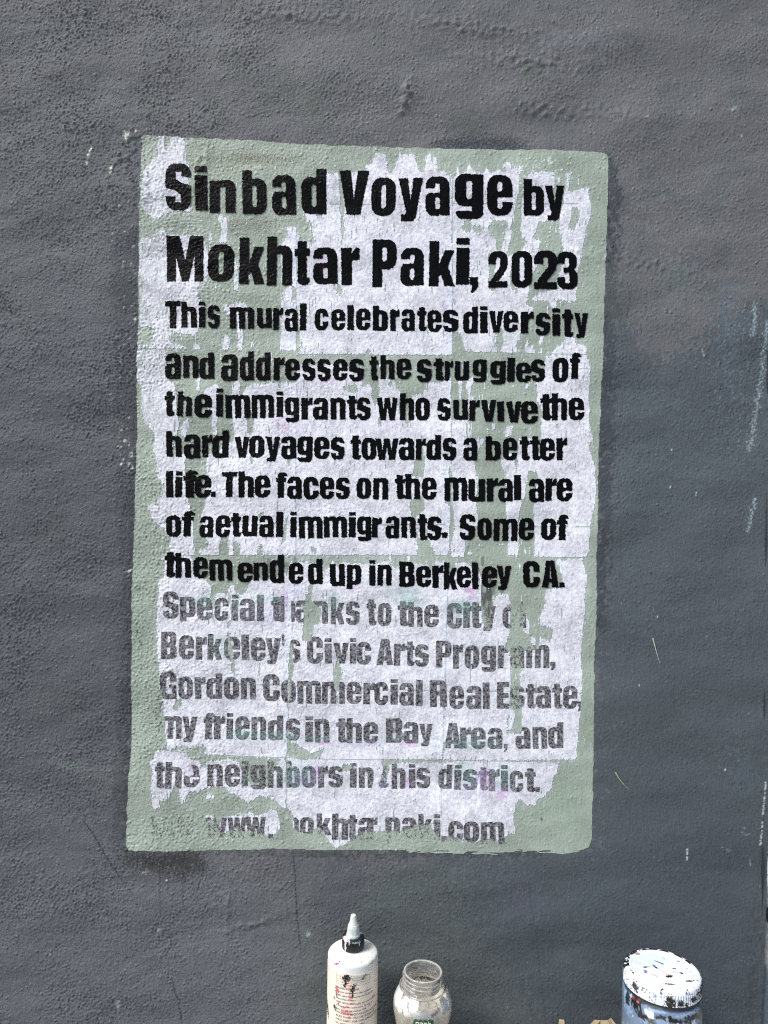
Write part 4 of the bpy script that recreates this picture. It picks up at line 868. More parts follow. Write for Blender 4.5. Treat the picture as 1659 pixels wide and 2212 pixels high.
# ---- squeeze bottle
bot = empty("squeeze_bottle", (-0.0265, -0.065, 0.0)); bot.rotation_euler = (0, math.radians(-.3), math.radians(0))
tag(bot, "white squeeze bottle with black ribbed cap and pale twist nozzle, printed label, paint smears", "bottle")
M_hdpe = vc_mat("milky_plastic", .38, .4, .35); M_label = vc_mat("label_film", .4, .4); M_cap = vc_mat("black_plastic", .25, .5, 0, .1)
RB = 0.0314
def bp_paint(T, Z, R, sh):
    c = np.empty(T.shape + (3,)); c[:] = A(232, 227, 219)
    nz = band(sh, 1, 3, 12, 301)
    c = splat(c, T, Z, -38, .1565, .0045, .0013, .6, A(222, 60, 96), nz, .95, .028); c = splat(c, T, Z, -33, .1580, .001, .0012, .3, A(90, 80, 140), nz, .9, .028)
    c = splat(c, T, Z, 52, .1560, .003, .0016, 0, A(206, 150, 122), nz, .9, .03); c = splat(c, T, Z, 60, .157, .008, .003, 0, A(205, 196, 178), nz, .5, .03)
    c = splat(c, T, Z, 24, .1595, .0009, .0008, 0, A(170, 172, 166), nz, .8, .025)
    c = splat(c, T, Z, 100, .1585, .012, .004, 0, A(214, 206, 188), nz, .5, .025)
    c *= (1 + .012 * nz)[..., None]
    return c
lathe("bottle_body", [(.0118, .166), (.0120, .163), (.0145, .1622)] + smooth_prof([(.0145, .1622), (.022, .1608), (.0275, .1594), (.0301, .1580), (.0312, .1560), (RB, .1530), (RB, .1450)], 5)[1:] +
      [(RB, .008), (.0300, .003), (.026, .001), (.0005, .0015)], M_hdpe, bot, 128, .0015, None, bp_paint)
def lb_paint(T, Z, R, sh):
    c = np.empty(T.shape + (3,)); c[:] = A(242, 224, 205)
    nz = band(sh, 1, 3, 10, 302); nl = band(sh, 1, 12, 60, 303)
    a = np.clip(.35 + .3 * nl, 0, .7)[..., None]; c = c * (1 - a) + A(242, 218, 200) * a
    BLK = A(28, 26, 30); RED = A(226, 84, 108); PUR = A(70, 64, 96)
    c = splat(c, T, Z, 12, .1425, .011, .0052, -.15, A(190, 184, 172), nz, .8, RB); c = splat(c, T, Z, 27, .1430, .0045, .0012, 1.0, A(70, 58, 62), nz, .85, RB)
    c = splat(c, T, Z, 30, .1445, .003, .002, .6, A(120, 110, 106), nz, .7, RB)
    c = splat(c, T, Z, -12, .1432, .0046, .0060, -.3, BLK, nz, 1, RB); c = splat(c, T, Z, -14, .1365, .0018, .0058, -.25, BLK, nz, 1, RB); c = splat(c, T, Z, -7, .1490, .0022, .0006, .4, BLK, nz, .8, RB)
    c = splat(c, T, Z, -3, .1335, .0040, .0026, .1, A(238, 178, 150), nz, .9, RB)
    c = splat(c, T, Z, 3, .1310, .0029, .0062, -.35, BLK, nz, 1, RB); c = splat(c, T, Z, 2, .1240, .0012, .0045, -.1, BLK, nz, 1, RB)
    c = splat(c, T, Z, -34, .1262, .0024, .0046, .35, RED, nz, .95, RB); c = splat(c, T, Z, -36, .1205, .0010, .0052, .35, PUR, nz, .95, RB); c = splat(c, T, Z, -42, .1150, .0022, .0016, .2, A(110, 104, 120), nz, .8, RB)
    c = splat(c, T, Z, -30, .1105, .0008, .0018, -.2, PUR, nz, .9, RB); c = splat(c, T, Z, -40, .1035, .0022, .0030, .5, A(50, 46, 56), nz, .95, RB)
    for (t, z, w, h, g) in ((-3, .1200, .0018, .0035, .1), (1, .1130, .0030, .0012, .2), (-14, .1075, .0050, .0014, .3), (-12, .1015, .0064, .0026, -.1), (0, .0995, .0022, .0014, .2), (-4, .0960, .0022, .0012, .3), (56, .1140, .0035, .0020, .5), (44, .1060, .0018, .0012, 0)):
        c = splat(c, T, Z, t, z, w, h, g, RED, nz, .7, RB)
    c = splat(c, T, Z, 22, .1165, .0012, .0024, -.5, A(240, 206, 150), nz, .8, RB)
    c = splat(c, T, Z, -82, .098, .0020, .0130, .18, BLK, nz, 1, RB); c = splat(c, T, Z, -70, .092, .0026, .0090, .3, BLK, nz, 1, RB)
    c = splat(c, T, Z, -70, .150, .0030, .012, .1, A(232, 190, 160), nz, .5, RB)
    for _ in range(14):
        c = splat(c, T, Z, rl.uniform(-80, 80), rl.uniform(.05, .15), .0006, .0012, rl.uniform(-1, 1), A(170, 160, 160), nz, .6, RB)
    return c
lathe("bottle_label", [(RB + .00005, .1476), (RB + .00025, .1475), (RB + .00025, .012), (RB + .00005, .0119)], M_label, bot, 300, .0006, None, lb_paint)
m, nt, b = new_mat("label_ink"); b.inputs['Base Color'].default_value = (*A(86, 80, 82), 1); b.inputs['Roughness'].default_value = .6; M_lab_ink = m
tc = N(nt, "ShaderNodeTexCoord"); n_ = noise(nt, tc.outputs['Object'], 420, 3, .6); r_ = ramp(nt, n_.outputs[0], [(.4, A(70, 64, 66)), (.75, A(170, 160, 152))]); nt.links.new(r_.outputs[0], b.inputs['Base Color'])
def wrap_text(txt, size, th0, z0, rad, parent, name):
    cu = bpy.data.curves.new("lettering", 'FONT'); cu.body = txt; cu.size = size; cu.resolution_u = 2; cu.fill_mode = 'FRONT'; cu.offset = size * .01
    to = bpy.data.objects.new("lettering", cu); S.collection.objects.link(to)
    dg = bpy.context.evaluated_depsgraph_get(); dg.update()
    me = bpy.data.meshes.new_from_object(to.evaluated_get(dg))
    bpy.data.objects.remove(to, do_unlink=True); bpy.data.curves.remove(cu)
    bm = bmesh.new(); bm.from_mesh(me)
    for v in bm.verts:
        t = math.radians(th0) + v.co.x / rad
        v.co = Vector((rad * math.sin(t), -rad * math.cos(t), z0 + v.co.y))
    bm.to_mesh(me); bm.free(); me.name = name
    o = bpy.data.objects.new(name, me); S.collection.objects.link(o); o.parent = parent; me.materials.append(M_lab_ink)
    return o
label_o = [c for c in bot.children if c.name.startswith("bottle_label")][0]
LT = ["GOLDEN RETARDER", "Increases working time when added to", "acrylic paints and mediums by slowing the", "evaporation of water.", "DIRECTIONS: Thoroughly mix small amounts", "of Retarder into acrylic paint. Do not use",
      "alone as a painting medium. FOR", "THICKER APPLICATIONS DO NOT ADD", "MORE THAN 1 PART RETARDER TO 1", "PARTS PAINT. FOR THIN APPLICATION", "DO NOT EXCEED 1 PART"]
parts = [wrap_text(t, .0034 if i in (0,) or t.isupper() else .0030, -39 if i == 0 else -37, .1290 - .0043 * i, RB + .0005, label_o, "label_text") for i, t in enumerate(LT)]
def strip(name, pts, w, rad, parent, mat):
    """thin printed rule following the label: pts (deg, z)"""
    bm = bmesh.new()
    for (ta, za), (tb, zb) in zip(pts[:-1], pts[1:]):
        n = max(1, int(abs(tb - ta) / 4)); prev = None
        for k in range(n + 1):
            t = math.radians(ta + (tb - ta) * k / n); z = za + (zb - za) * k / n
            if abs(tb - ta) > 1: vv = [bm.verts.new((rad * math.sin(t), -rad * math.cos(t), z + s * w)) for s in (-1, 1)]
            else: vv = [bm.verts.new((rad * math.sin(t + s * w / rad), -rad * math.cos(t + s * w / rad), z)) for s in (-1, 1)]
            if prev: bm.faces.new((prev[0], vv[0], vv[1], prev[1]))
            prev = vv
    me = bpy.data.meshes.new(name); bm.to_mesh(me); bm.free()
    o = bpy.data.objects.new(name, me); S.collection.objects.link(o); o.parent = parent; me.materials.append(mat); return o
strip("table_rule", [(-36, .1470), (-36, .1345), (44, .1345), (44, .1470)], .00012, RB + .00045, label_o, M_lab_ink)
for z in (.1440, .1410, .1378): strip("table_rule", [(-36, z), (44, z)], .00010, RB + .00045, label_o, M_lab_ink)
def cap_paint(T, Z, R, sh):
    c = np.empty(T.shape + (3,)); c[:] = A(26, 27, 30)
    nz = band(sh, 1, 3, 12, 305)
    c = splat(c, T, Z, -42, .1735, .0012, .0095, 0, A(232, 232, 228), nz, 1, .0138); c = splat(c, T, Z, -52, .1788, .006, .0024, 0, A(236, 236, 232), nz, 1, .0138)
    c = splat(c, T, Z, -80, .172, .0012, .005, 0, A(190, 50, 80), nz, .8, .0138)
    c = splat(c, T, Z, 20, .1760, .006, .0008, 0, A(180, 192, 190), nz, .8, .0138); c = splat(c, T, Z, 35, .174, .0008, .0025, 0, A(210, 220, 216), nz, .7, .0138)
    c = splat(c, T, Z, 120, .1780, .003, .002, 0, A(220, 222, 220), nz, .9, .0138); c = splat(c, T, Z, -20, .1755, .0012, .002, 0, A(220, 222, 220), nz, .8, .0138)
    return c
lathe("cap", [(.0060, .1775), (.0100, .1782), (.0122, .1782), (.0133, .1774), (.0138, .1760), (.0138, .1640), (.0134, .1632), (.012, .1630)], M_cap, bot, 360, .0006,
      lambda T, R, Z: np.where((Z < .1755) & (Z > .1642), .00028 * np.sign(np.sin(T * 52)), 0), cap_paint)
def noz_paint(T, Z, R, sh):
    c = np.empty(T.shape + (3,)); nz = band(sh, 1, 3, 12, 306)
    t = sstep(.189, .193, Z)[..., None]; c[:] = A(203, 202, 196) * (1 - t) + A(208, 206, 198) * t
    c = splat(c, T, Z, -40, .192, .0012, .002, .3, A(236, 236, 232), nz, .9, .006); c = splat(c, T, Z, 0, .184, .003, .0006, .0, A(190, 190, 186), nz, .7, .008)
    c = splat(c, T, Z, 25, .198, .001, .004, .0, A(220, 222, 216), nz, .7, .005)
    return c
noz = lathe("nozzle", [(.0090, .1778), (.0088, .1800), (.0080, .1815), (.0074, .1850), (.0070, .1890), (.0065, .1910), (.0062, .1922), (.0040, .1924)][::-1], M_hdpe, bot, 144, .0006,
      lambda T, R, Z: np.where((Z > .1820) & (Z < .1890), .00018 * np.sign(np.sin(T * 30)), 0), noz_paint)
lathe("nozzle_tip", smooth_prof([(.0004, .2042), (.0026, .2039), (.0035, .2028), (.0041, .1990), (.0048, .1955), (.0054, .1935), (.0054, .1922)], 5), M_hdpe, noz, 72, .0006, None, noz_paint)

# ---- clear jar without a lid
def plastic_film(name, tint=(0.96, 0.97, 0.97), haze=.15, edge=.85):
    """thin clear plastic wall: see-through facing on, bright and milky at grazing angles"""
    m = bpy.data.materials.new(name); m.use_nodes = True; nt = m.node_tree
    nt.nodes.remove(nt.nodes["Principled BSDF"]); out = nt.nodes["Material Output"]
    tr = N(nt, "ShaderNodeBsdfTransparent"); tr.inputs[0].default_value = (*tint, 1)
    gl = N(nt, "ShaderNodeBsdfGlossy"); gl.inputs['Roughness'].default_value = .08
    df = N(nt, "ShaderNodeBsdfDiffuse"); df.inputs[0].default_value = (.95, .94, .93, 1)
    lw = N(nt, "ShaderNodeLayerWeight"); lw.inputs[0].default_value = .35
    fr = N(nt, "ShaderNodeFresnel"); fr.inputs[0].default_value = 1.45
    tc = N(nt, "ShaderNodeTexCoord"); n_ = noise(nt, tc.outputs['Object'], 160, 4, .6)
    bp = N(nt, "ShaderNodeBump"); bp.inputs['Strength'].default_value = .25; bp.inputs['Distance'].default_value = .001
    nt.links.new(n_.outputs[0], bp.inputs['Height']); nt.links.new(bp.outputs[0], gl.inputs['Normal'])
    f = math_n(nt, 'ADD', math_n(nt, 'MULTIPLY', math_n(nt, 'POWER', lw.outputs['Facing'], 3.0), edge), haze)
    fa_ = N(nt, "ShaderNodeAttribute", attribute_name="film"); f = math_n(nt, 'ADD', f, fa_.outputs['Fac'])  # extra white per vertex; on the neck it carries painted highlights
    tl_ = N(nt, "ShaderNodeBsdfTranslucent"); tl_.inputs[0].default_value = (.95, .94, .93, 1); a0 = N(nt, "ShaderNodeMixShader"); a0.inputs[0].default_value = .4
    nt.links.new(df.outputs[0], a0.inputs[1]); nt.links.new(tl_.outputs[0], a0.inputs[2]); df = a0
    a1 = N(nt, "ShaderNodeMixShader"); nt.links.new(f, a1.inputs[0]); nt.links.new(tr.outputs[0], a1.inputs[1]); nt.links.new(df.outputs[0], a1.inputs[2])
    a2 = N(nt, "ShaderNodeMixShader"); nt.links.new(fr.outputs[0], a2.inputs[0]); nt.links.new(a1.outputs[0], a2.inputs[1]); nt.links.new(gl.outputs[0], a2.inputs[2])
    nt.links.new(a2.outputs[0], out.inputs['Surface'])
    return m
M_clear = plastic_film("clear_plastic")
m, nt, b = new_mat("dried_residue"); out = nt.nodes["Material Output"]
at = N(nt, "ShaderNodeAttribute", attribute_name="Col"); fa = N(nt, "ShaderNodeAttribute", attribute_name="film")
nt.links.new(at.outputs['Color'], b.inputs['Base Color']); b.inputs['Roughness'].default_value = .6
tr = N(nt, "ShaderNodeBsdfTransparent"); ms = N(nt, "ShaderNodeMixShader")
nt.links.new(fa.outputs['Fac'], ms.inputs[0]); nt.links.new(tr.outputs[0], ms.inputs[1]); nt.links.new(b.outputs[0], ms.inputs[2]); nt.links.new(ms.outputs[0], out.inputs['Surface'])
M_res = m
jar = empty("clear_jar", (0.0602, -0.08, 0.0))
tag(jar, "empty clear plastic jar without a lid, threaded neck, dried white residue inside", "jar")
JP = smooth_prof([(.0262, .1262), (.0290, .1235), (.0325, .1185), (.0352, .1125), (.0363, .1060), (.0358, .0980), (.0340, .0890), (.0322, .0800), (.0318, .0700), (.0330, .0560), (.0345, .0400), (.0345, .0100), (.0320, .0025), (.0280, .0008)], 5)
neck = [(.0212, .1250), (.0212, .1440), (.0222, .1448), (.0237, .1444), (.0239, .1425), (.0236, .1290), (.0237, .1275), (.0290, .1270), (.0292, .1262), (.0288, .1255), (.0262, .1254)]
def thread(T, R, Z):
    o = (R > .0230) & (R < .0245) & (Z > .1290) & (Z < .1425)
    ph = (Z - .1290) / .0050 + T / (2 * math.pi)
    return np.where(o, 0.0016 * np.clip(np.cos(2 * math.pi * ph) * 2 - 1, 0, 1), 0)
def neck_highlights(T, Z, R, sh):  # highlights painted as milky white on thread, rim and flange, plus random haze
    return np.clip(thread(T, np.full(T.shape, .0236), Z) / .0016, 0, 1) * .45 * (R > .0232) + .45 * (Z > .1438) + .35 * ((R > .0284) & (Z > .1250)) + .12 * np.clip(band(sh, 1, 6, 30, 340), 0, 2)
lathe("neck", neck, M_clear, jar, 160, .0006, thread, None, neck_highlights)
lathe("jar_body", JP + [(.0005, .0010)], M_clear, jar, 160, .0012, None, None, lambda T, Z, R, sh: .10 * np.clip(band(sh, 1, 6, 40, 341), 0, 2))
JZ = np.array([p[1] for p in JP])[::-1]; JR = np.array([p[0] for p in JP])[::-1]
def res_paint(T, Z, R, sh):
    c = np.empty(T.shape + (3,)); nz = band(sh, 1, 2.5, 9, 310); nl = band(sh, 1, 8, 30, 311)
    t = sstep(.112, .104, Z + .002 * nl)[..., None]; c[:] = A(246, 240, 234) * (1 - t) + A(244, 228, 206) * t
    c *= (1 + .06 * nz + .05 * nl)[..., None]
    c = splat(c, T, Z, 24, .1130, .0075, .0014, .35, A(150, 62, 46), nz, .95, .036); c = splat(c, T, Z, 31, .1155, .0030, .0018, .6, A(140, 52, 40), nz, .9, .036)
    c = splat(c, T, Z, -36, .117, .0012, .0052, .5, A(110, 100, 112), nz, .8, .036); c = splat(c, T, Z, -46, .110, .0012, .0042, .3, A(96, 82, 84), nz, .8, .036)
    return c
def res_film(T, Z, R, sh):
    nl = band(sh, 1, 10, 40, 312); nz = band(sh, 1, 2.5, 8, 313)
    deg = (np.degrees(T) + 180) % 360 - 180
    top = np.interp(deg, [-180, -90, -50, -25, 0, 10, 25, 40, 90, 180], [.112, .122, .126, .1255, .1175, .1135, .1170, .1210, .120, .112])
    a = sstep(-.0012, .0012, top - Z + .0022 * nl + .001 * nz)
    return a * np.clip(.90 + .14 * nl + .10 * nz, .4, 1.0)
lathe("dried_residue", [(np.interp(z, JZ, JR) - .0008, z) for z in np.arange(.1256, .004, -.0009)], M_res, jar, 240, .0009, None, res_paint, res_film)
# green printed label on the jar's front, pale letters along its top edge
m, nt, b = new_mat("green_label"); b.inputs['Roughness'].default_value = .5
tc = N(nt, "ShaderNodeTexCoord"); n_ = noise(nt, tc.outputs['Object'], 200, 4, .6); r_ = ramp(nt, n_.outputs[0], [(.3, A(24, 66, 50)), (.7, A(44, 92, 70))]); nt.links.new(r_.outputs[0], b.inputs['Base Color']); M_gl = m
m, nt, b = new_mat("cream_ink"); b.inputs['Base Color'].default_value = (*A(222, 216, 196), 1); b.inputs['Roughness'].default_value = .6; M_cr = m
def jar_pt(deg, z, off):
    r = float(np.interp(z, JZ, JR)) + off; t = math.radians(deg); return (r * math.sin(t), -r * math.cos(t), z)
bm = bmesh.new(); rows = []
for z in np.linspace(.1080, .050, 30):
    rows.append([bm.verts.new(jar_pt(d + (1.2 * math.sin(z * 900) if abs(d) > 19 else 0), z + (.0008 * math.sin(d * .7) if z > .1075 else 0), .0005)) for d in np.linspace(-20, 18, 20)])
for a, b_ in zip(rows[:-1], rows[1:]):
    for k in range(19): bm.faces.new((a[k], b_[k], b_[k + 1], a[k + 1]))
me = bpy.data.meshes.new("jar_label"); bm.to_mesh(me); bm.free()
jl = bpy.data.objects.new("jar_label", me); S.collection.objects.link(jl); jl.parent = jar; me.materials.append(M_gl)
bm = bmesh.new()
def jbox(d0, d1, z0, z1):
    n = 3; a = [[bm.verts.new(jar_pt(d0 + (d1 - d0) * k / n, z0 + (z1 - z0) * i / 3, .0009)) for k in range(n + 1)] for i in range(4)]
    for i in range(3):
        for k in range(n): bm.faces.new((a[i][k], a[i][k + 1], a[i + 1][k + 1], a[i + 1][k]))
for d in (-15.5, -8.0, -0.5):                                         # squared letters with a flat roof, then one with a tall mast
    jbox(d, d + 6.0, .1046, .1058); jbox(d + 4.5, d + 6.0, .0976, .1046); jbox(d, d + 1.4, .0976 if d < -9 else .0990, .1034 if d > -9 else .1046)
jbox(7.5, 12.5, .1042, .1053); jbox(7.5, 8.9, .1053, .1070); jbox(11.1, 12.5, .0992, .1042)
me = bpy.data.meshes.new("label_letters"); bm.to_mesh(me); bm.free()
o = bpy.data.objects.new("label_letters", me); S.collection.objects.link(o); o.parent = jl; me.materials.append(M_cr)

# ---- paint-smeared tub
tub = empty("paint_jar", (0.3477, -0.10, 0.0))
tag(tub, "blue paint jar with a white paint-splattered ribbed lid", "paint jar")
M_lid = vc_mat("splattered_paint", .35, .5, 0, .12, .2); M_tub = vc_mat("smeared_plastic", .22, .5, 0, .15, .3)
RL = 0.0448
def lid_paint(T, Z, R, sh):
    c = np.empty(T.shape + (3,)); c[:] = A(236, 236, 240)
    x = R * np.sin(T); y = -R * np.cos(T)
    nz = band(sh, 1, 5, 16, 320); nl = band(sh, 1, 14, 50, 321)
    top = Z > .1640
    BK = A(24, 22, 22); BR = A(70, 60, 50)
    c = c * (1 + .03 * nl[..., None])
    def on_top(c, px_, py_, w, h, ang, col, al=1):
        u, v = x - px_, y - py_; ca, sa = math.cos(ang), math.sin(ang)
        d = np.sqrt(((u * ca + v * sa) / w) ** 2 + ((-u * sa + v * ca) / h) ** 2)
        n3 = np.sin(x * 1900 + 1.3 * np.sin(y * 1500)) * np.cos(y * 1700 + np.sin(x * 1300))
        a = (sstep(1.2, .8, d + .3 * n3) * top)[..., None] * al; return c * (1 - a) + np.asarray(col) * a
    # bluish reflection painted into the lid's top, thin greys
    c = on_top(c, -.008, .016, .026, .018, .1, A(206, 216, 236), .7); c = on_top(c, .012, -.002, .020, .012, .3, A(222, 224, 236), .5)
    for (a_, b_, w, h, g, col, al) in ((.003, -.014, .0048, .0026, .25, BK, 1), (.002, -.011, .003, .002, 0, A(226, 178, 172), .8), (-.0015, -.004, .0085, .0014, -.95, A(232, 192, 190), .9), (-.007, .003, .0016, .0034, .5, BK, 1), (-.008, .0065, .0018, .002, .5, A(110, 90, 110), .8),
          (.000, .014, .0055, .0010, -.6, A(70, 62, 66), .95), (.004, .0105, .0022, .0014, -.5, A(70, 62, 66), .9), (.015, .001, .0026, .0011, -.2, A(60, 52, 50), 1), (.020, -.0075, .0022, .0016, -.2, BK, 1), (.0135, -.006, .0040, .0024, 0, A(190, 190, 204), .7),
          (-.0195, .003, .0028, .0016, .2, BK, .95), (-.0165, .004, .003, .001, .2, A(150, 146, 150), .8), (-.022, -.0055, .0022, .0024, .3, A(84, 84, 110), .9), (-.023, -.008, .0022, .0012, -.6, A(70, 100, 190), .8), (-.0145, -.012, .0055, .0013, -.6, A(236, 170, 170), .9), (-.012, -.016, .004, .0008, -.8, A(214, 150, 150), .8),
          (.024, -.0225, .0055, .0016, .1, A(70, 64, 60), .95), (.0265, -.0225, .004, .0009, -.2, BK, 1), (-.002, -.029, .0070, .0013, -.1, A(60, 54, 56), .95), (-.020, .030, .0042, .0024, .1, A(176, 120, 98), .9), (.010, .022, .0016, .001, -.5, A(130, 128, 150), .8),
          (.0305, .002, .0016, .0016, 0, A(150, 150, 176), .7), (.033, -.004, .0022, .0012, .2, A(160, 160, 184), .7), (.0335, -.011, .0022, .0016, .3, A(170, 170, 180), .7), (.026, .0165, .0016, .0012, 0, BK, .9), (-.027, .012, .004, .006, .4, A(206, 204, 202), .6), (.006, -.021, .003, .001, .3, A(190, 186, 186), .6), (-.012, -.003, .004, .008, -.2, A(214, 212, 210), .5), (.0035, -.0125, .0015, .0012, 0, A(120, 110, 90), 1)):
        c = on_top(c, a_, b_, w, h, g, col, al)
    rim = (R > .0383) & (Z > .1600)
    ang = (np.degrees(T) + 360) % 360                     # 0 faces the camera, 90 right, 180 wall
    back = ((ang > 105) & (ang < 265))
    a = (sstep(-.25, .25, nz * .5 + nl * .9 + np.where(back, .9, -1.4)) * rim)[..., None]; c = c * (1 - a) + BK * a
    side = ~top
    def sd(c, deg, z, w, h, col, al=1):
        return np.where(side[..., None], splat(c, T, Z, deg, z, w, h, 0, col, nz * .9 + .3 * nl, al, RL), c)
    c = sd(c, -8, .1535, .0058, .0062, BR); c = sd(c, -8, .1535, .0050, .0052, A(40, 34, 28)); c = sd(c, 6, .152, .0040, .0035, A(40, 36, 34)); c = sd(c, 30, .1540, .0050, .0035, A(34, 34, 40)); c = sd(c, 62, .156, .016, .0075, A(30, 26, 22)); c = sd(c, 40, .1580, .004, .0018, BK)
    c = sd(c, -62, .1565, .0045, .0050, A(56, 50, 44)); c = sd(c, -30, .157, .0022, .0018, A(130, 130, 156), .7); c = sd(c, 16, .1500, .0022, .0022, BK)
    a = (sstep(.75, 1.1, nz * .8 + .5 * nl) * side * .8)[..., None]; c = c * (1 - a) + A(120, 118, 140) * a
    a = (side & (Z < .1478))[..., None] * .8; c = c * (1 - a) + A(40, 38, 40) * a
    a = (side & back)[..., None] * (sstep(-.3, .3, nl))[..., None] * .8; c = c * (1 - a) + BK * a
    return c
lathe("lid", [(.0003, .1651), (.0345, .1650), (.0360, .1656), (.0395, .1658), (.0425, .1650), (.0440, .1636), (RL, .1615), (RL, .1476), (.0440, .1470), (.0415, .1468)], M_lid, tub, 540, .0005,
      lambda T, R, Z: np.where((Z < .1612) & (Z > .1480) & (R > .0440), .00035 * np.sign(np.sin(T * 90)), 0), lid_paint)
def tub_paint(T, Z, R, sh):
    c = np.empty(T.shape + (3,)); c[:] = A(112, 127, 148)
    nz = band(sh, 1, 4, 14, 330); nl = band(sh, 1, 14, 60, 331)
    c *= (1 + .05 * nl + .03 * nz)[..., None]
    BK = A(26, 25, 28); WHT = A(240, 238, 236)
    for (t, z, w, h, g, col, al) in ((-60, .132, .0100, .0140, .1, BK, 1), (-64, .1405, .0050, .0046, .2, A(150, 52, 50), 1), (-58, .137, .0030, .0022, -.4, A(206, 92, 84), .9), (-72, .137, .0018, .004, .2, A(180, 206, 206), .8), (-56, .1400, .0030, .0018, .2, A(160, 200, 196), .8),
          (-38, .1240, .0075, .0090, .1, WHT, 1), (-37, .1310, .0060, .0030, .2, WHT, .9), (-36, .1090, .0072, .0065, 0, A(92, 84, 74), 1), (-24, .1160, .0022, .0022, 0, A(206, 150, 140), .8), (-13, .1225, .0034, .0028, .2, A(64, 58, 54), 1), (-14, .1220, .0075, .0055, .1, A(196, 204, 216), .6),
          (2, .1140, .0060, .0052, .2, A(206, 206, 212), .95), (10, .1205, .0100, .0040, .0, BK, .95), (16, .1130, .0085, .0075, .2, A(48, 50, 58), 1), (14, .1040, .0055, .0040, -.3, A(30, 30, 34), .95), (40, .1210, .018, .0030, .1, A(40, 44, 52), .9), (46, .1140, .0100, .0070, .0, A(66, 58, 50), 1),
          (34, .1080, .0070, .0050, .3, A(112, 130, 146), .8), (64, .1120, .0012, .0140, .0, A(196, 200, 200), .8), (80, .115, .0090, .024, .0, A(56, 60, 62), .95), (-30, .1400, .012, .0014, .1, A(214, 220, 224), .8), (-86, .120, .0030, .02, .0, A(150, 186, 210), .7), (4, .1000, .0070, .0040, .3, A(226, 228, 230), .8)):
        c = splat(c, T, Z, t, .1470 - (.1470 - z) * .56, w * .8, h * .62, g, col, nz * .9, al, .045)
    for (t, z, w, h, g) in ((-76, .128, .006, .010, .1), (-18, .1280, .007, .006, .2), (12, .1285, .006, .004, -.2), (38, .1265, .007, .003, .1), (-46, .1240, .007, .003, 0), (20, .1385, .020, .0016, .05), (-30, .1395, .014, .0012, .1)):
        c = splat(c, T, Z, t, z, w, h, g, A(146, 164, 190), nz * .9, .85, .045)
    for (t, z, w, h, g, col) in ((-50, .1290, .006, .005, .2, A(40, 40, 44)), (-20, .1350, .007, .0022, .2, A(54, 58, 66)), (-4, .1330, .008, .0030, -.1, BK), (24, .1340, .012, .0040, .1, A(44, 46, 52)), (52, .1330, .012, .0060, 0, A(50, 50, 52)), (70, .1350, .008, .010, 0, A(40, 42, 46)), (-78, .1350, .004, .008, 0, A(44, 46, 50)), (-8, .1265, .006, .003, .3, A(70, 62, 56)), (30, .1270, .004, .004, 0, A(224, 226, 228))):
        c = splat(c, T, Z, t, z, w, h, g, col, nz * .9, 1, .045)
    a = sstep(.1405, .1425, Z + .0006 * nl)[..., None] * .9; c = c * (1 - a) + A(36, 38, 42) * a
    a = (sstep(2.0, 2.2, nl + .2 * nz))[..., None] * .7; c = c * (1 - a) + A(214, 218, 222) * a
    return c
lathe("jar_body", [(.0415, .1475), (.0424, .1466), (.0424, .1440)] + smooth_prof([(.0424, .1440), (.0436, .1415), (.0450, .1390), (.0457, .1350), (.0457, .1250)], 4)[1:] + [(.0457, .008), (.044, .002), (.040, .0008), (.0005, .0008)], M_tub, tub, 360, .0009, None, tub_paint)

# ---- crumpled brown paper
m, nt, b = new_mat("brown_paper")
tc = N(nt, "ShaderNodeTexCoord"); n_ = noise(nt, tc.outputs['Object'], 90, 5, .65)
r_ = ramp(nt, n_.outputs[0], [(.3, A(136, 116, 90)), (.7, A(184, 162, 130))]); nt.links.new(r_.outputs[0], b.inputs['Base Color']); b.inputs['Roughness'].default_value = .8
bp = N(nt, "ShaderNodeBump"); bp.inputs['Strength'].default_value = .4; bp.inputs['Distance'].default_value = .002; nt.links.new(n_.outputs[0], bp.inputs['Height']); nt.links.new(bp.outputs[0], b.inputs['Normal'])
bm = bmesh.new(); rb = random.Random(8)
nx_, ny_ = 15, 7; vs = []
TOP = [(-.052, .0790), (-.046, .0785), (-.0455, .070), (-.040, .0705), (-.033, .0715), (-.027, .0700), (-.024, .0725), (-.020, .0712), (-.014, .0735), (-.007, .0762), (0.0, .0790), (.008, .0812), (.013, .0822), (.019, .0770), (.022, .0700)]
for i in range(nx_):
    x, zt = TOP[i]; rowv = []
    for j in range(ny_):
        t = j / (ny_ - 1)
        rowv.append(bm.verts.new((x * (1 + .25 * t) + rb.uniform(-.0045, .0045) * (j > 0), -.035 * t ** 1.3 - .007 * math.sin(i * 1.9 + 1.3 * j) * t + rb.uniform(-.010, .008) * (j > 0) - rb.choice((0, .003, .007)), max(.0005, zt * (1 - t ** 1.2) + .001 + rb.uniform(-.006, .006) * (0 < j < ny_ - 1)))))
    vs.append(rowv)
for i in range(nx_ - 1):
    for j in range(ny_ - 1): bm.faces.new((vs[i][j], vs[i][j + 1], vs[i + 1][j + 1], vs[i + 1][j]))
bk = [[bm.verts.new((v.co.x, v.co.y + .004 + .03 * (j / (ny_ - 1)), v.co.z)) if j else v for j, v in enumerate(rw)] for rw in vs]
for i in range(nx_ - 1):
    for j in range(ny_ - 1):
        bm.faces.new((bk[i][j], bk[i + 1][j], bk[i + 1][j + 1], bk[i][j + 1]) if j else (vs[i][0], vs[i + 1][0], bk[i + 1][1], bk[i][1]))
me = bpy.data.meshes.new("crumpled_paper"); bm.to_mesh(me); bm.free()
cpo = bpy.data.objects.new("crumpled_paper", me); S.collection.objects.link(cpo); me.materials.append(m)
cpo.location = (0.2860, -0.062, -0.004)
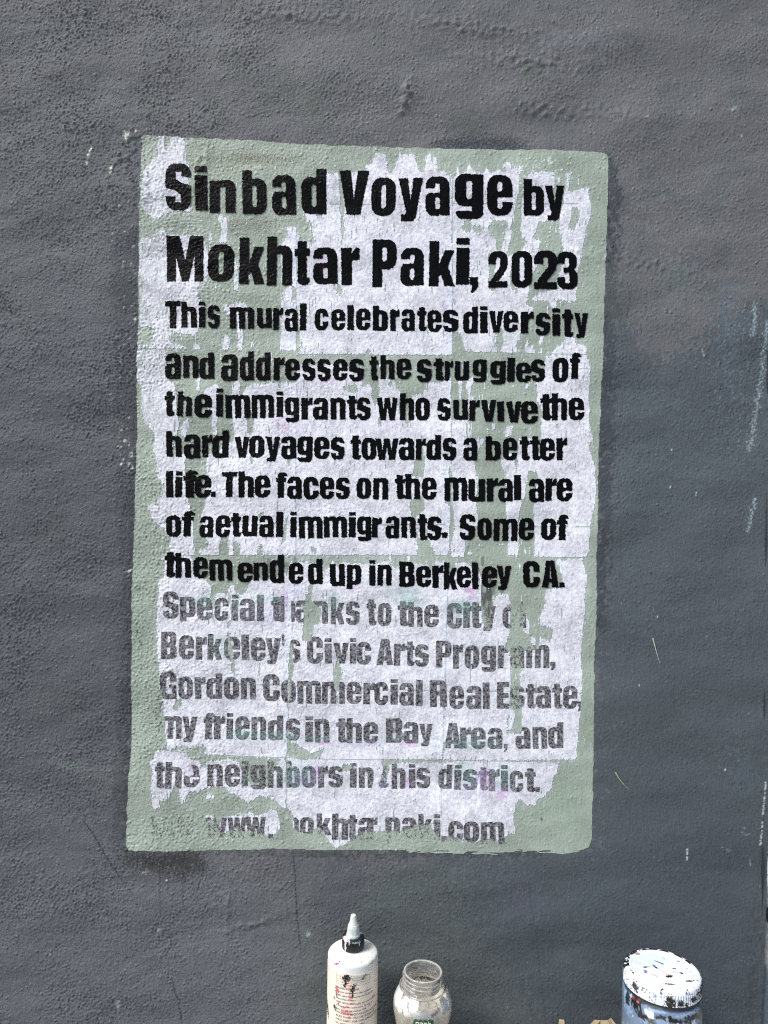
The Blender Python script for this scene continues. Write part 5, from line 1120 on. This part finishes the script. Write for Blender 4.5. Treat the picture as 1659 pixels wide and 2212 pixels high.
tag(cpo, "crumpled brown paper on the ground between the two jars", "paper")

# ---- stray straws stuck to the wall
def straw(name, pts, w, colr, label, group=None):
    m, nt, b = new_mat(name); tc = N(nt, "ShaderNodeTexCoord"); n_ = noise(nt, tc.outputs['Object'], 300, 3, .6)
    c0 = np.array(A(*colr)); r_ = ramp(nt, n_.outputs[0], [(.3, c0 * .8), (.7, c0 * 1.1)]); nt.links.new(r_.outputs[0], b.inputs['Base Color']); b.inputs['Roughness'].default_value = .6
    p = smooth_prof(pts, 5); bm = bmesh.new(); prev = None
    for k, (a_, b_) in enumerate(p):
        x, z = wall_xz(a_, b_); y = -(float(G.sample(H, a_, b_)) + .0012)
        t = k / (len(p) - 1); r = w * (1.0 - .75 * t) * .5
        ringv = [bm.verts.new((float(x) + r * math.cos(q) * 1.0, y + r * .7 * math.sin(q), float(z))) for q in np.linspace(0, 2 * math.pi, 6, endpoint=False)]
        if prev:
            for q in range(6): bm.faces.new((prev[q], prev[(q + 1) % 6], ringv[(q + 1) % 6], ringv[q]))
        else: bm.faces.new(ringv)
        prev = ringv
    bm.faces.new(prev[::-1]); bmesh.ops.recalc_face_normals(bm, faces=bm.faces[:])
    me = bpy.data.meshes.new(name); bm.to_mesh(me); bm.free()
    o = bpy.data.objects.new(name, me); S.collection.objects.link(o); me.materials.append(m)
    tag(o, label, "grass blade"); return o
straw("grass_blade", [(1329, 1668), (1336, 1680), (1346, 1693), (1359, 1706)], .0026, (158, 170, 122), "green grass blade stuck to the wall right of the panel's lower corner")
straw("dry_straw", [(1409, 1378), (1413, 1392), (1418, 1410), (1425, 1433)], .0021, (176, 188, 164), "pale dry straw stuck to the slate grey wall, higher than the green blade")

# ---- pale strip beyond the wall's right edge
m, nt, b = new_mat("chipped_trim_paint")
geo = N(nt, "ShaderNodeNewGeometry"); sp = N(nt, "ShaderNodeSeparateXYZ"); nt.links.new(geo.outputs['Position'], sp.inputs[0])
n_ = noise(nt, geo.outputs['Position'], 60, 5, .65); n2 = noise(nt, geo.outputs['Position'], 300, 4, .6)
hz = math_n(nt, 'ADD', math_n(nt, 'MULTIPLY', sp.outputs['Z'], 5.0), math_n(nt, 'MULTIPLY', n_.outputs[0], .7))
r_ = ramp(nt, math_n(nt, 'SUBTRACT', hz, .45), [(.30, A(92, 102, 108)), (.42, A(120, 122, 122)), (.50, A(168, 166, 158)), (.62, A(150, 148, 150)), (.72, A(198, 202, 196))])
r2 = ramp(nt, n2.outputs[0], [(.35, .75), (.65, 1.05)])
nt.links.new(mix(nt, r_.outputs[0], r2.outputs[0], 1.0, 'MULTIPLY'), b.inputs['Base Color']); b.inputs['Roughness'].default_value = .6
bp = N(nt, "ShaderNodeBump"); bp.inputs['Strength'].default_value = .4; bp.inputs['Distance'].default_value = .002; nt.links.new(n_.outputs[0], bp.inputs['Height']); nt.links.new(bp.outputs[0], b.inputs['Normal'])
M_trim = m
trim = empty("edge_trim", wv(1700, 2248, .004)); tl = Vector(trim.location); tl.z = 0; trim.location = tl
tag(trim, "chipped pale trim post at the wall's right edge with a small black fitting", "post")
bm = bmesh.new()
def slab(p):
    f_ = [bm.verts.new(Vector(wv(a_, b_, y)) - tl) for y in (.004, .05) for a_, b_ in p]
    n = len(p)
    bm.faces.new(f_[:n]); bm.faces.new(f_[n:][::-1])
    for k in range(n): bm.faces.new((f_[k], f_[n + k], f_[n + (k + 1) % n], f_[(k + 1) % n]))
slab([(1669, -3800), (1669, 700), (1665, 1500), (1660, 1925), (1653.2, 2050), (1647.5, 2170), (1643, 2250), (1752, 2250), (1752, -3800)])
bmesh.ops.recalc_face_normals(bm, faces=bm.faces[:])
me = bpy.data.meshes.new("post"); bm.to_mesh(me); bm.free(); o = bpy.data.objects.new("post", me); S.collection.objects.link(o); o.parent = trim; me.materials.append(M_trim)
m, nt, b = new_mat("black_fitting"); b.inputs['Base Color'].default_value = (*A(20, 22, 32), 1); b.inputs['Roughness'].default_value = .3
bm = bmesh.new(); x0_, z0_ = wall_xz(1655.0, 1992); x1_, z1_ = wall_xz(1690, 1964)
bmesh.ops.create_cube(bm, size=1)
for v in bm.verts: v.co = Vector((x0_ + (x1_ - x0_) * (v.co.x + .5), -.004 + .010 * (v.co.y + .5), z0_ + (z1_ - z0_) * (v.co.z + .5))) - tl
bmesh.ops.bevel(bm, geom=bm.edges[:], offset=.0015, segments=2, affect='EDGES')
me = bpy.data.meshes.new("fitting"); bm.to_mesh(me); bm.free(); o = bpy.data.objects.new("fitting", me); S.collection.objects.link(o); o.parent = trim; me.materials.append(m)
